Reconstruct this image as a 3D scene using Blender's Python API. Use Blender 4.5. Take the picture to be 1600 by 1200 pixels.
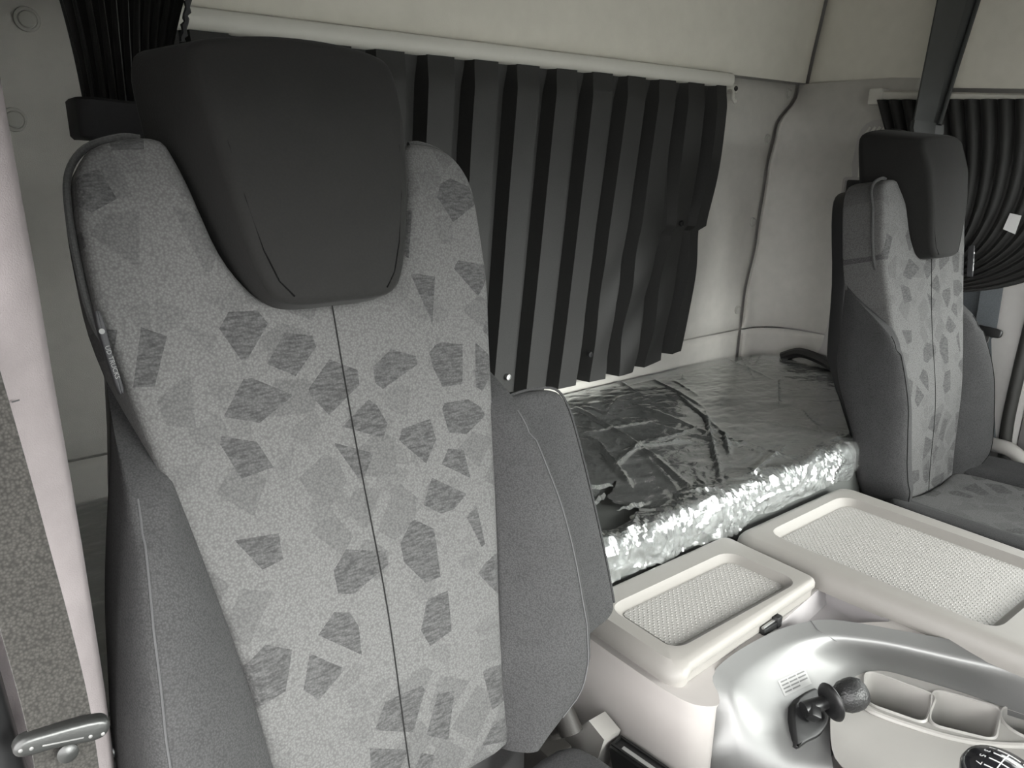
import bpy, bmesh, math, random
from mathutils import Vector, Matrix, noise
random.seed(7)
D = bpy.data
for o in list(D.objects): D.objects.remove(o)
scene = bpy.context.scene
COL = scene.collection
ZO = 1.15                       # height of the photographer's lens above the cab floor

# ------------------------------------------------------------------ camera
F = 1189.7
CX = Vector((0.79230, -0.16399, 0.58767)); CY = Vector((-0.61000, -0.23241, 0.75755)); CZ = Vector((0.01235, -0.95869, -0.28418))
cam = D.cameras.new('camera'); cam.sensor_width = 36.0; cam.sensor_fit = 'HORIZONTAL'
cam.lens = F/1600*36.0; cam.clip_start = 0.02
camo = D.objects.new('camera', cam); COL.objects.link(camo)
right = Vector((CX.x, CY.x, CZ.x)); down = Vector((CX.y, CY.y, CZ.y)); fwd = Vector((CX.z, CY.z, CZ.z))
mw = Matrix((( right.x, -down.x, -fwd.x, 0), (right.y, -down.y, -fwd.y, 0), (right.z, -down.z, -fwd.z, 0), (0, 0, 0, 1)))
camo.matrix_world = Matrix.Translation((0, 0, ZO)) @ mw
scene.camera = camo

# ------------------------------------------------------------------ light: overcast daylight through windscreen and doors
w = D.worlds.new('world'); scene.world = w; w.use_nodes = True
bg = w.node_tree.nodes['Background']; bg.inputs['Color'].default_value = (1.0, 0.992, 0.98, 1); bg.inputs['Strength'].default_value = 1.0
sun = D.lights.new('hazy_sun', 'SUN'); sun.energy = 0.95; sun.angle = math.radians(26); sun.color = (1.0, .985, .96)
suno = D.objects.new('hazy_sun', sun); COL.objects.link(suno)
SAZ, SEL = math.radians(16), math.radians(17)       # low hazy sun ahead of the truck
suno.rotation_euler = Vector((-math.sin(SAZ)*math.cos(SEL), math.cos(SAZ)*math.cos(SEL), -math.sin(SEL))).to_track_quat('-Z', 'Y').to_euler()
vs = scene.view_settings
vs.view_transform = 'Standard'; vs.look = 'None'; vs.gamma = 1.0; vs.use_curve_mapping = False
vs.exposure = 3.5

def ray(px, py):
    d = Vector(((px-800)/F, (py-600)/F, 1.0))
    return Vector((CX.dot(d), CY.dot(d), CZ.dot(d)))
def at(px, py, x=None, y=None, z=None):          # a point of the place seen at a pixel, on a wall or table plane
    d = ray(px, py)
    s = x/d.x if x is not None else (y/d.y if y is not None else z/d.z)
    return d*s

# ------------------------------------------------------------------ materials
MATS = {}
def nd(nt, t, **k):
    n = nt.nodes.new(t)
    for a, b in k.items(): setattr(n, a, b)
    return n
def math_(nt, op, a, b=None, c=None):
    n = nt.nodes.new('ShaderNodeMath'); n.operation = op
    for i, v in enumerate((a, b, c)):
        if v is None: continue
        if isinstance(v, (int, float)): n.inputs[i].default_value = v
        else: nt.links.new(v, n.inputs[i])
    return n.outputs[0]
def base_mat(name, col, rough=0.8, metal=0.0, spec=0.5):
    m = D.materials.new(name); m.use_nodes = True; nt = m.node_tree
    b = nt.nodes['Principled BSDF']
    b.inputs['Base Color'].default_value = (*col, 1); b.inputs['Roughness'].default_value = rough
    b.inputs['Metallic'].default_value = metal; b.inputs['Specular IOR Level'].default_value = spec
    tc = nt.nodes.new('ShaderNodeTexCoord')
    MATS[name] = m
    return m, nt, b, tc
def mixcol(nt, fac, a, b):
    n = nt.nodes.new('ShaderNodeMix'); n.data_type = 'RGBA'
    if isinstance(fac, (int, float)): n.inputs[0].default_value = fac
    else: nt.links.new(fac, n.inputs[0])
    for i, v in ((6, a), (7, b)):
        if isinstance(v, tuple): n.inputs[i].default_value = (*v, 1)
        else: nt.links.new(v, n.inputs[i])
    return n.outputs[2]
def add_bump(nt, b, h, strength, dist):
    bp = nt.nodes.new('ShaderNodeBump'); bp.inputs['Strength'].default_value = strength; bp.inputs['Distance'].default_value = dist
    nt.links.new(h, bp.inputs['Height']); nt.links.new(bp.outputs[0], b.inputs['Normal'])
def noise_mat(name, col, rough=0.8, metal=0.0, spec=0.5, sc=60, amt=0.15, bump=0.2, bsc=400, bdist=0.001, detail=3):
    m, nt, b, tc = base_mat(name, col, rough, metal, spec)
    n = nd(nt, 'ShaderNodeTexNoise'); n.inputs['Scale'].default_value = sc; n.inputs['Detail'].default_value = detail
    nt.links.new(tc.outputs['Object'], n.inputs['Vector'])
    lo = tuple(c*(1-amt) for c in col); hi = tuple(min(1, c*(1+amt)) for c in col)
    nt.links.new(mixcol(nt, n.outputs['Fac'], lo, hi), b.inputs['Base Color'])
    if bump:
        n2 = nd(nt, 'ShaderNodeTexNoise'); n2.inputs['Scale'].default_value = bsc; n2.inputs['Detail'].default_value = 2
        nt.links.new(tc.outputs['Object'], n2.inputs['Vector'])
        add_bump(nt, b, n2.outputs['Fac'], bump, bdist)
    return m
def weave(nt, tc, per):
    """grain of the cloth: irregular knots, and a slanted rib"""
    v = nd(nt, 'ShaderNodeTexVoronoi', feature='F1'); v.inputs['Scale'].default_value = 1/per; nt.links.new(tc.outputs['Object'], v.inputs['Vector'])
    k = math_(nt, 'SUBTRACT', 1.0, math_(nt, 'MULTIPLY', v.outputs['Distance'], 1.25)); k.node.use_clamp = True
    mp = nd(nt, 'ShaderNodeMapping'); nt.links.new(tc.outputs['Object'], mp.inputs[0]); mp.inputs['Rotation'].default_value = (0, math.radians(32), 0); mp.inputs['Scale'].default_value = (.25, 1, 1)
    n = nd(nt, 'ShaderNodeTexNoise'); n.inputs['Scale'].default_value = .9/per; n.inputs['Detail'].default_value = 1; nt.links.new(mp.outputs[0], n.inputs[0])
    l = math_(nt, 'MULTIPLY_ADD', n.outputs['Fac'], 3.0, -1.0); l.node.use_clamp = True
    return k, l
def pattern_mat(name, light, mid, dark, scale=19.0, rot=-75):
    m, nt, b, tc = base_mat(name, light, 0.9, 0, 0.25)
    mp = nd(nt, 'ShaderNodeMapping'); nt.links.new(tc.outputs['Object'], mp.inputs[0])
    mp.inputs['Rotation'].default_value = (math.radians(rot), 0, 0.0)
    def patches(sc, off, thr, edge):
        mq = nd(nt, 'ShaderNodeMapping'); nt.links.new(mp.outputs[0], mq.inputs[0])
        mq.inputs['Location'].default_value = (off, off*1.7, 0); mq.inputs['Rotation'].default_value = (0, 0, off*2.0)
        v = nd(nt, 'ShaderNodeTexVoronoi', voronoi_dimensions='2D', feature='F1'); v.inputs['Scale'].default_value = sc
        e = nd(nt, 'ShaderNodeTexVoronoi', voronoi_dimensions='2D', feature='DISTANCE_TO_EDGE'); e.inputs['Scale'].default_value = sc
        v.inputs['Randomness'].default_value = 0.8; e.inputs['Randomness'].default_value = 0.8
        nt.links.new(mq.outputs[0], v.inputs['Vector']); nt.links.new(mq.outputs[0], e.inputs['Vector'])
        sp = nd(nt, 'ShaderNodeSeparateColor'); nt.links.new(v.outputs['Color'], sp.inputs[0])
        t = math_(nt, 'GREATER_THAN', sp.outputs[0], thr); u = math_(nt, 'GREATER_THAN', e.outputs['Distance'], edge)
        return math_(nt, 'MULTIPLY', t, u)
    A = patches(scale, 0.31, 0.56, 0.17); B = patches(scale*1.05, 1.13, 0.62, 0.12); C = patches(scale*1.9, 2.3, 0.75, 0.08)
    wv, ln = weave(nt, tc, 0.0021)
    c1 = mixcol(nt, B, light, mid); c2 = mixcol(nt, math_(nt, 'MULTIPLY', C, 0.6), c1, mid)
    dk = mixcol(nt, ln, tuple(c*0.7 for c in dark), tuple(c*1.3 for c in dark))
    c3 = mixcol(nt, A, c2, dk)
    f = math_(nt, 'MULTIPLY_ADD', wv, 0.50, 0.70)
    n = nd(nt, 'ShaderNodeTexNoise'); n.inputs['Scale'].default_value = 900; nt.links.new(tc.outputs['Object'], n.inputs[0])
    f2 = math_(nt, 'MULTIPLY', f, math_(nt, 'MULTIPLY_ADD', n.outputs['Fac'], 0.3, 0.85))
    vm = nd(nt, 'ShaderNodeVectorMath', operation='SCALE'); nt.links.new(c3, vm.inputs[0]); nt.links.new(f2, vm.inputs['Scale'])
    nt.links.new(vm.outputs[0], b.inputs['Base Color'])
    b.inputs['Sheen Weight'].default_value = 0.03
    add_bump(nt, b, wv, 0.5, 0.0006)
    return m
def woven_mat(name, col, freq=0.0026, rough=0.9, contrast=0.5, diag=True, sheen=0.1, bump=0.5, spec=0.2):
    m, nt, b, tc = base_mat(name, col, rough, 0, spec)
    wv, ln = weave(nt, tc, freq)
    n = nd(nt, 'ShaderNodeTexNoise'); n.inputs['Scale'].default_value = 25; n.inputs['Detail'].default_value = 4; nt.links.new(tc.outputs['Object'], n.inputs[0])
    f = math_(nt, 'MULTIPLY', math_(nt, 'MULTIPLY_ADD', wv, contrast, 1-contrast*0.6), math_(nt, 'MULTIPLY_ADD', n.outputs['Fac'], 0.3, 0.85))
    vm = nd(nt, 'ShaderNodeVectorMath', operation='SCALE'); vm.inputs[0].default_value = col; nt.links.new(f, vm.inputs['Scale'])
    nt.links.new(vm.outputs[0], b.inputs['Base Color'])
    b.inputs['Sheen Weight'].default_value = sheen
    add_bump(nt, b, wv, bump, 0.0005)
    return m
def dots_mat(name, col, pitch=0.0065):
    m, nt, b, tc = base_mat(name, col, 0.5, 0, 0.4)
    s = nd(nt, 'ShaderNodeSeparateXYZ'); nt.links.new(tc.outputs['Object'], s.inputs[0])
    p = math_(nt, 'ADD', s.outputs[0], s.outputs[1]); q = math_(nt, 'SUBTRACT', s.outputs[0], s.outputs[1])
    def tri(v): return math_(nt, 'ABSOLUTE', math_(nt, 'SUBTRACT', math_(nt, 'FRACT', math_(nt, 'MULTIPLY', v, 1/(pitch*1.4))), 0.5))
    a, c = tri(p), tri(q)
    d2 = math_(nt, 'ADD', math_(nt, 'MULTIPLY', a, a), math_(nt, 'MULTIPLY', c, c))
    h = math_(nt, 'SUBTRACT', 1.0, math_(nt, 'MULTIPLY', d2, 14.0)); h.node.use_clamp = True
    nt.links.new(mixcol(nt, h, col, tuple(min(1, c_*1.28) for c_ in col)), b.inputs['Base Color'])
    add_bump(nt, b, h, 0.9, 0.0012)
    return m

pattern_mat('seat_fabric', (.070, .0695, .0690), (.057, .0567, .0565), (.039, .0388, .0390), 20.0)
pattern_mat('cushion_fabric', (.070, .0695, .0690), (.057, .0567, .0565), (.039, .0388, .0390), 20.0, 0)
woven_mat('bolster_fabric', (.036, .0358, .0365), 0.0017, contrast=.5, sheen=.02, bump=.5, spec=.08)
woven_mat('headrest_fabric', (.0095, .0093, .0089), 0.0024, contrast=0.2, bump=0.15, sheen=.03)
woven_mat('piping_fabric', (.035, .035, .035), 0.002, contrast=.4)
noise_mat('seam_thread', (.004, .004, .004), 1.0, spec=.05, bump=0)
noise_mat('thread', (.012, .012, .012), 1.0, spec=.05, bump=0)
noise_mat('pale_thread', (.06, .06, .062), 1.0, spec=.05, bump=0)
noise_mat('felt', (.41, .398, .373), 0.95, sc=35, amt=.10, bump=.35, bsc=700, spec=.1, detail=6)
noise_mat('header_felt', (.62, .60, .54), 0.95, sc=30, amt=.07, bump=.3, bsc=700, spec=.1, detail=6)
noise_mat('rail_plastic', (.52, .51, .47), 0.5, amt=.03, bump=.05)
noise_mat('clip_plastic', (.33, .325, .30), 0.6, amt=.03, bump=.05)
woven_mat('curtain_fabric', (.0155, .0153, .0149), 0.0018, 0.62, contrast=.3, sheen=.03, bump=.15, spec=.35)
noise_mat('black_cloth', (.018, .018, .02), 0.8, bump=.2)
noise_mat('console_plastic', (.20, .190, .178), 0.5, amt=.03, bump=.25, bsc=900, bdist=.0005, spec=.4)
noise_mat('console_side_plastic', (.29, .272, .262), 0.5, amt=.03, bump=.1, bsc=900, bdist=.0003, spec=.4)
noise_mat('panel_plastic', (.28, .27, .257), 0.42, amt=.02, bump=.05, spec=.4)
noise_mat('pocket_plastic', (.27, .255, .26), 0.5, amt=.03, bump=.1, spec=.4)
dots_mat('tray_mat', (.255, .247, .235))
noise_mat('silver_paint', (.18, .18, .178), 0.40, 0.55, amt=.02, bump=.03, bsc=1500, bdist=.0003)
noise_mat('black_plastic', (.007, .007, .0074), 0.42, amt=.1, bump=.1, bsc=600, bdist=.0004)
noise_mat('grained_rubber', (.012, .012, .0124), 0.45, amt=.1, bump=.9, bsc=380, bdist=.0012)
noise_mat('gloss_black', (.012, .012, .014), 0.12, amt=.05, bump=0)
noise_mat('white_print', (.50, .50, .50), 0.6, bump=0, amt=.02)
noise_mat('grey_print', (.10, .10, .10), 0.6, bump=0, amt=.02)
noise_mat('label_film', (.26, .26, .255), 0.4, 0.2, bump=0, amt=.02)
noise_mat('rivet_steel', (.11, .11, .108), .5, .3, bump=0)
noise_mat('steel', (.45, .45, .45), 0.3, 1.0, bump=.05, amt=.1)
noise_mat('dark_steel', (.022, .020, .018), 0.6, .2, bump=.2, amt=.5, sc=40)
woven_mat('belt_webbing', (.030, .0285, .0262), 0.0019, .8, contrast=.8, bump=.7, spec=.10)
woven_mat('dark_webbing', (.055, .062, .068), 0.0026, .7, contrast=.3, diag=True, bump=.3, spec=.35)
noise_mat('tongue_plastic', (.014, .0145, .014), 0.38, amt=.1, bump=.1)
noise_mat('pillar_cloth', (.185, .165, .168), 0.95, sc=45, amt=.16, bump=.4, bsc=900, spec=.1, detail=8)
noise_mat('mattress_cloth', (.055, .058, .055), 0.85, amt=.12, bump=.2)
noise_mat('strap_vinyl', (.040, .042, .042), 0.45, amt=.1, bump=.1, spec=.4)
noise_mat('seal_rubber', (.016, .0155, .014), 0.6, amt=.1, bump=.1)
noise_mat('door_plastic', (.10, .095, .095), 0.6, amt=.05, bump=.2)
noise_mat('tan_strip', (.42, .29, .13), 0.6, amt=.05, bump=0)
noise_mat('grey_wall_plastic', (.33, .32, .31), 0.6, amt=.05, bump=.2)
noise_mat('asphalt', (.15, .148, .14), 0.9, sc=8, amt=.2, bump=.3)
noise_mat('floor_mat', (.04, .04, .04), 0.85, amt=.2, bump=.4)
noise_mat('dash_plastic', (.12, .12, .12), 0.6, amt=.05, bump=.2)
noise_mat('ceiling_felt', (.26, .255, .24), 0.95, sc=40, amt=.1, bump=.3, spec=.1)
def film_mat():
    m = D.materials.new('clear_film'); m.use_nodes = True; nt = m.node_tree; nt.nodes.clear()
    out = nd(nt, 'ShaderNodeOutputMaterial'); tr = nd(nt, 'ShaderNodeBsdfTransparent'); gl = nd(nt, 'ShaderNodeBsdfGlossy'); df = nd(nt, 'ShaderNodeBsdfDiffuse')
    tr.inputs[0].default_value = (.93, .94, .94, 1); gl.inputs['Roughness'].default_value = .13; gl.inputs['Color'].default_value = (.95, .97, .97, 1)
    df.inputs[0].default_value = (.8, .82, .81, 1)
    fr = nd(nt, 'ShaderNodeFresnel'); fr.inputs[0].default_value = 1.75
    tc = nd(nt, 'ShaderNodeTexCoord'); n = nd(nt, 'ShaderNodeTexNoise'); n.inputs['Scale'].default_value = 55; n.inputs['Detail'].default_value = 5
    n.inputs['Distortion'].default_value = 1.2
    nt.links.new(tc.outputs['Object'], n.inputs[0])
    bp = nd(nt, 'ShaderNodeBump'); bp.inputs['Strength'].default_value = .25; bp.inputs['Distance'].default_value = .004
    nt.links.new(n.outputs['Fac'], bp.inputs['Height'])
    for s in (gl, df, fr): nt.links.new(bp.outputs[0], s.inputs['Normal'])
    f = math_(nt, 'MULTIPLY_ADD', fr.outputs[0], 1.5, 0.10); f.node.use_clamp = True
    m1 = nd(nt, 'ShaderNodeMixShader'); m1.inputs[0].default_value = .10
    nt.links.new(tr.outputs[0], m1.inputs[1]); nt.links.new(df.outputs[0], m1.inputs[2])
    m2 = nd(nt, 'ShaderNodeMixShader'); nt.links.new(f, m2.inputs[0]); nt.links.new(m1.outputs[0], m2.inputs[1]); nt.links.new(gl.outputs[0], m2.inputs[2])
    nt.links.new(m2.outputs[0], out.inputs[0]); MATS['clear_film'] = m
film_mat()
def glass_mat():
    m = D.materials.new('window_glass'); m.use_nodes = True; nt = m.node_tree; nt.nodes.clear()
    out = nd(nt, 'ShaderNodeOutputMaterial'); tr = nd(nt, 'ShaderNodeBsdfTransparent'); gl = nd(nt, 'ShaderNodeBsdfGlossy'); gl.inputs['Roughness'].default_value = .02
    lw = nd(nt, 'ShaderNodeLayerWeight'); fr = math_(nt, 'MULTIPLY_ADD', math_(nt, 'POWER', lw.outputs['Facing'], 5.0), .5, .03); tr.inputs[0].default_value = (.95, .97, .96, 1)
    mx = nd(nt, 'ShaderNodeMixShader'); nt.links.new(fr, mx.inputs[0]); nt.links.new(tr.outputs[0], mx.inputs[1]); nt.links.new(gl.outputs[0], mx.inputs[2])
    nt.links.new(mx.outputs[0], out.inputs[0]); MATS['window_glass'] = m
glass_mat()

# ------------------------------------------------------------------ object helpers
def tag(o, label=None, cat=None, group=None, kind=None):
    if label: o['label'] = label
    if cat: o['category'] = cat
    if group: o['group'] = group
    if kind: o['kind'] = kind
    return o
def origin(o):
    v = Vector((0, 0, 0))
    while o is not None: v = v + o.location; o = o.parent
    return v
def obj(name, vf, mat, parent=None, smooth=True, loc=None):
    """verts in place coordinates; the object's origin is loc (or its parent's origin)"""
    vs_, fs = vf
    me = D.meshes.new(name)
    base = origin(parent) if parent is not None else Vector((0, 0, 0))
    off = Vector(loc) if loc is not None else base
    if parent is None and loc is None:
        xs = [v[0] for v in vs_]; ys = [v[1] for v in vs_]; zs = [v[2] for v in vs_]
        off = Vector(((min(xs)+max(xs))/2, (min(ys)+max(ys))/2, min(zs)))
    me.from_pydata([tuple(Vector(v)-off) for v in vs_], [], fs)
    me.validate(); me.update()
    bm = bmesh.new(); bm.from_mesh(me); bmesh.ops.recalc_face_normals(bm, faces=bm.faces)
    bm.to_mesh(me); bm.free()
    if smooth:
        me.polygons.foreach_set('use_smooth', [True]*len(me.polygons))
        me.set_sharp_from_angle(angle=math.radians(smooth if smooth is not True else 42))
    me.materials.append(MATS[mat])
    o = D.objects.new(name, me); COL.objects.link(o)
    o.location = off-base
    o.parent = parent
    return o
def empty(name, loc, label, cat, group=None):
    o = D.objects.new(name, None); COL.objects.link(o); o.location = loc; o.empty_display_size = .05
    return tag(o, label, cat, group)
def join(*parts):
    V, Fs = [], []
    for v, f in parts:
        k = len(V); V += list(v); Fs += [tuple(i+k for i in q) for q in f]
    return V, Fs
def box(x0, x1, y0, y1, z0, z1, r=0.0, seg=2, M=None):
    bm = bmesh.new(); bmesh.ops.create_cube(bm, size=1)
    for v in bm.verts: v.co = Vector(((x0+x1)/2+v.co.x*(x1-x0), (y0+y1)/2+v.co.y*(y1-y0), (z0+z1)/2+v.co.z*(z1-z0)))
    if r: bmesh.ops.bevel(bm, geom=list(bm.edges), offset=r, segments=seg, affect='EDGES', profile=.5)
    bm.verts.index_update()
    vs_ = [(M @ v.co if M else v.co.copy()) for v in bm.verts]; fs = [tuple(v.index for v in f.verts) for f in bm.faces]; bm.free()
    return vs_, fs
def frame_M(o, ax, ay, az): # columns
    ax, ay, az = Vector(ax).normalized(), Vector(ay).normalized(), Vector(az).normalized()
    return Matrix(((ax.x, ay.x, az.x, o[0]), (ax.y, ay.y, az.y, o[1]), (ax.z, ay.z, az.z, o[2]), (0, 0, 0, 1)))
def spline(pts, n, closed=False):
    P = [Vector(p) for p in pts]; m = len(P); out = []
    segs = m if closed else m-1
    for i in range(segs):
        if closed: a, b, c, d = P[(i-1) % m], P[i], P[(i+1) % m], P[(i+2) % m]
        else: a, b, c, d = P[max(i-1, 0)], P[i], P[i+1], P[min(i+2, m-1)]
        for k in range(n):
            t = k/n
            out.append(0.5*((2*b)+(c-a)*t+(2*a-5*b+4*c-d)*t*t+(3*b-a-3*c+d)*t**3))
    if not closed: out.append(P[-1].copy())
    return out
def tube(path, r, n=8, caps=True):
    P = [Vector(p) for p in path]; R = r if isinstance(r, (list, tuple)) else [r]*len(P)
    V, Fs = [], []; up = None
    for i, p in enumerate(P):
        t = (P[min(i+1, len(P)-1)]-P[max(i-1, 0)])
        if t.length < 1e-9: t = Vector((0, 0, 1))
        t.normalize()
        if up is None: up = t.orthogonal().normalized()
        up = (up-t*up.dot(t)); up = up.normalized() if up.length > 1e-6 else t.orthogonal().normalized()
        s = t.cross(up)
        for k in range(n):
            a = 2*math.pi*k/n; V.append(p+(up*math.cos(a)+s*math.sin(a))*R[i])
    for i in range(len(P)-1):
        for k in range(n): Fs.append((i*n+k, i*n+(k+1) % n, (i+1)*n+(k+1) % n, (i+1)*n+k))
    if caps: Fs.append(tuple(range(n-1, -1, -1))); Fs.append(tuple((len(P)-1)*n+k for k in range(n)))
    return V, Fs
def lathe(o, axis, prof, n=24, ref=None):
    """prof = [(radius, height)] revolved round axis at o"""
    ax = Vector(axis).normalized(); u = (Vector(ref) if ref else ax.orthogonal()); u = (u-ax*u.dot(ax)).normalized(); v = ax.cross(u)
    V, Fs = [], []; O = Vector(o)
    for r, h in prof:
        for k in range(n):
            a = 2*math.pi*k/n; V.append(O+ax*h+(u*math.cos(a)+v*math.sin(a))*max(r, 1e-5))
    for i in range(len(prof)-1):
        for k in range(n): Fs.append((i*n+k, i*n+(k+1) % n, (i+1)*n+(k+1) % n, (i+1)*n+k))
    Fs.append(tuple(range(n-1, -1, -1))); Fs.append(tuple((len(prof)-1)*n+k for k in range(n)))
    return V, Fs
def grid(nu, nv, fn):
    V = [fn(i/(nu-1), j/(nv-1)) for j in range(nv) for i in range(nu)]
    Fs = [(j*nu+i, j*nu+i+1, (j+1)*nu+i+1, (j+1)*nu+i) for j in range(nv-1) for i in range(nu-1)]
    return V, Fs
def thick(vf, d):
    """give a sheet a thickness: a shifted copy and a rim"""
    V, Fs = vf; bm = bmesh.new(); vv = [bm.verts.new(v) for v in V]
    for f in Fs: bm.faces.new([vv[i] for i in f])
    bmesh.ops.recalc_face_normals(bm, faces=bm.faces)
    bmesh.ops.solidify(bm, geom=list(bm.faces), thickness=d)
    bm.verts.index_update()
    r = [v.co.copy() for v in bm.verts], [tuple(v.index for v in f.verts) for f in bm.faces]; bm.free(); return r
def offset2(poly, d):
    n = len(poly); out = []
    for i in range(n):
        a, c = poly[i-1], poly[(i+1) % n]; t = Vector((c[0]-a[0], c[1]-a[1])); t = t.normalized() if t.length > 1e-9 else Vector((1, 0))
        out.append((poly[i][0]+t.y*d, poly[i][1]-t.x*d))
    return out
def ccw(poly):
    a = sum(poly[i-1][0]*poly[i][1]-poly[i][0]*poly[i-1][1] for i in range(len(poly)))
    return poly if a > 0 else poly[::-1]
def slab(outline, fmap, cf, cb, r, g=0.03, seg=4, sm=4, rb=None):
    """upholstered block: outline (a,b), front depth cf(a,b), back depth cb, rounded rim of radius r; fmap(a,b,c) -> place"""
    if sm: outline = [(p[0], p[1]) for p in spline([(a, b, 0) for a, b in outline], sm, True)]
    outline = ccw(outline); inner = offset2(outline, -r)
    bm = bmesh.new(); bm.faces.new([bm.verts.new((a, b, 0)) for a, b in inner])
    for ax in (0, 1):
        lo = min(p[ax] for p in inner); hi = max(p[ax] for p in inner); k = int((hi-lo)/g)
        for i in range(1, k+1):
            co = [0, 0, 0]; no = [0, 0, 0]; co[ax] = lo+(hi-lo)*i/(k+1)+1e-5; no[ax] = 1
            bmesh.ops.bisect_plane(bm, geom=bm.verts[:]+bm.edges[:]+bm.faces[:], plane_co=co, plane_no=no, dist=1e-6)
    bm.verts.ensure_lookup_table(); bm.verts.index_update()
    nxt = {}
    for e in bm.edges:
        if len(e.link_loops) == 1:
            l = e.link_loops[0]; nxt[l.vert.index] = l.link_loop_next.vert.index
    P2 = [(v.co.x, v.co.y) for v in bm.verts]
    Fs = [tuple(v.index for v in f.verts) for f in bm.faces]; bm.free()
    start = next(iter(nxt)); loop = [start]
    while nxt[loop[-1]] != start: loop.append(nxt[loop[-1]])
    pts = [P2[i] for i in loop]
    if sum(pts[i-1][0]*pts[i][1]-pts[i][0]*pts[i-1][1] for i in range(len(pts))) < 0: loop.reverse(); pts.reverse()
    n = len(loop); nor = []
    for i in range(n):
        t = Vector((0, 0))
        for k in (1, 2, 3): t += Vector((pts[(i+k) % n][0]-pts[i-k][0], pts[(i+k) % n][1]-pts[i-k][1])).normalized()
        t.normalize(); nor.append((t.y, -t.x))
    V = [fmap(a, b, cf(a, b)) for a, b in P2]
    prev = loop
    def ring(off, dep):
        k = len(V)
        for i in range(n):
            a, b = pts[i]; V.append(fmap(a+nor[i][0]*off, b+nor[i][1]*off, dep(a, b)))
        return list(range(k, k+n))
    def bridge(p, q):
        for i in range(n): Fs.append((p[i], p[(i+1) % n], q[(i+1) % n], q[i]))
    for j in range(1, seg+1):
        A = math.pi/2*j/seg; q = ring(r*math.sin(A), lambda a, b: cf(a, b)-r*(1-math.cos(A))); bridge(prev, q); prev = q
    rb = r*.6 if rb is None else rb
    for j in range(seg+1):
        A = math.pi/2*j/seg; q = ring(r-rb*(1-math.cos(A)), lambda a, b: cb+rb*(1-math.sin(A))); bridge(prev, q); prev = q
    Fs.append(tuple(prev))
    return V, Fs
def rpoly(corners, r, n=6):
    out = []; m = len(corners); R = r if isinstance(r, (list, tuple)) else [r]*m
    for i in range(m):
        p = Vector(corners[i]); a = (Vector(corners[i-1])-p).normalized(); b = (Vector(corners[(i+1) % m])-p).normalized()
        s, e = p+a*R[i], p+b*R[i]
        for k in range(n):
            t = k/(n-1); out.append(tuple((1-t)**2*s+2*t*(1-t)*p+t*t*e))
    return out
def loops_mesh(loops, cap_first=False, cap_last=False):
    n = len(loops[0]); V = [p for l in loops for p in l]; Fs = []
    for j in range(len(loops)-1):
        for i in range(n): Fs.append((j*n+i, j*n+(i+1) % n, (j+1)*n+(i+1) % n, (j+1)*n+i))
    if cap_first: Fs.append(tuple(range(n-1, -1, -1)))
    if cap_last: Fs.append(tuple((len(loops)-1)*n+i for i in range(n)))
    return V, Fs
def text_mesh(txt, size, M, depth=0.0003, fn=None, align='CENTER'):
    cu = D.curves.new('t', 'FONT'); cu.body = txt; cu.size = size; cu.extrude = depth; cu.align_x = align; cu.align_y = 'CENTER'; cu.resolution_u = 2
    to = D.objects.new('t', cu); COL.objects.link(to)
    me = to.to_mesh(depsgraph=bpy.context.evaluated_depsgraph_get()) if False else None
    dg = bpy.context.evaluated_depsgraph_get(); dg.update()
    me = D.meshes.new_from_object(to.evaluated_get(dg))
    V = [M @ (fn(v.co.copy()) if fn else v.co.copy()) for v in me.vertices]; Fs = [tuple(p.vertices) for p in me.polygons]
    D.objects.remove(to); D.curves.remove(cu); D.meshes.remove(me)
    return V, Fs
def sstep(a, b, x):
    t = min(1, max(0, (x-a)/(b-a))); return t*t*(3-2*t)

FL = -ZO
# ================================================================== the cab shell
XL, XR, YB, YF = -0.03, 2.03, 1.33, -0.75
CE = 0.78
tag(obj('ground', box(-400, 400, -400, 400, FL-1.25, FL-1.2), 'asphalt', smooth=False), 'unseen grey yard ground below the truck, added to dim light from below', kind='structure')  # unseen ground, added wide to cut light from below the horizon
tag(obj('floor', box(-.25, 2.1, YF, 1.4, FL-.03, FL), 'floor_mat', smooth=False), 'dark rubber cab floor', kind='structure')
tag(obj('ceiling', box(-.12, 2.12, YF+.25, 1.4, CE, CE+.03), 'ceiling_felt', smooth=False), 'grey felt cab ceiling', kind='structure')
wr = tag(obj('wall_rear', box(-.12, 2.12, YB, YB+.03, FL, CE), 'felt', smooth=False), 'grey felt rear wall of the sleeper cab', kind='structure')
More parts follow.
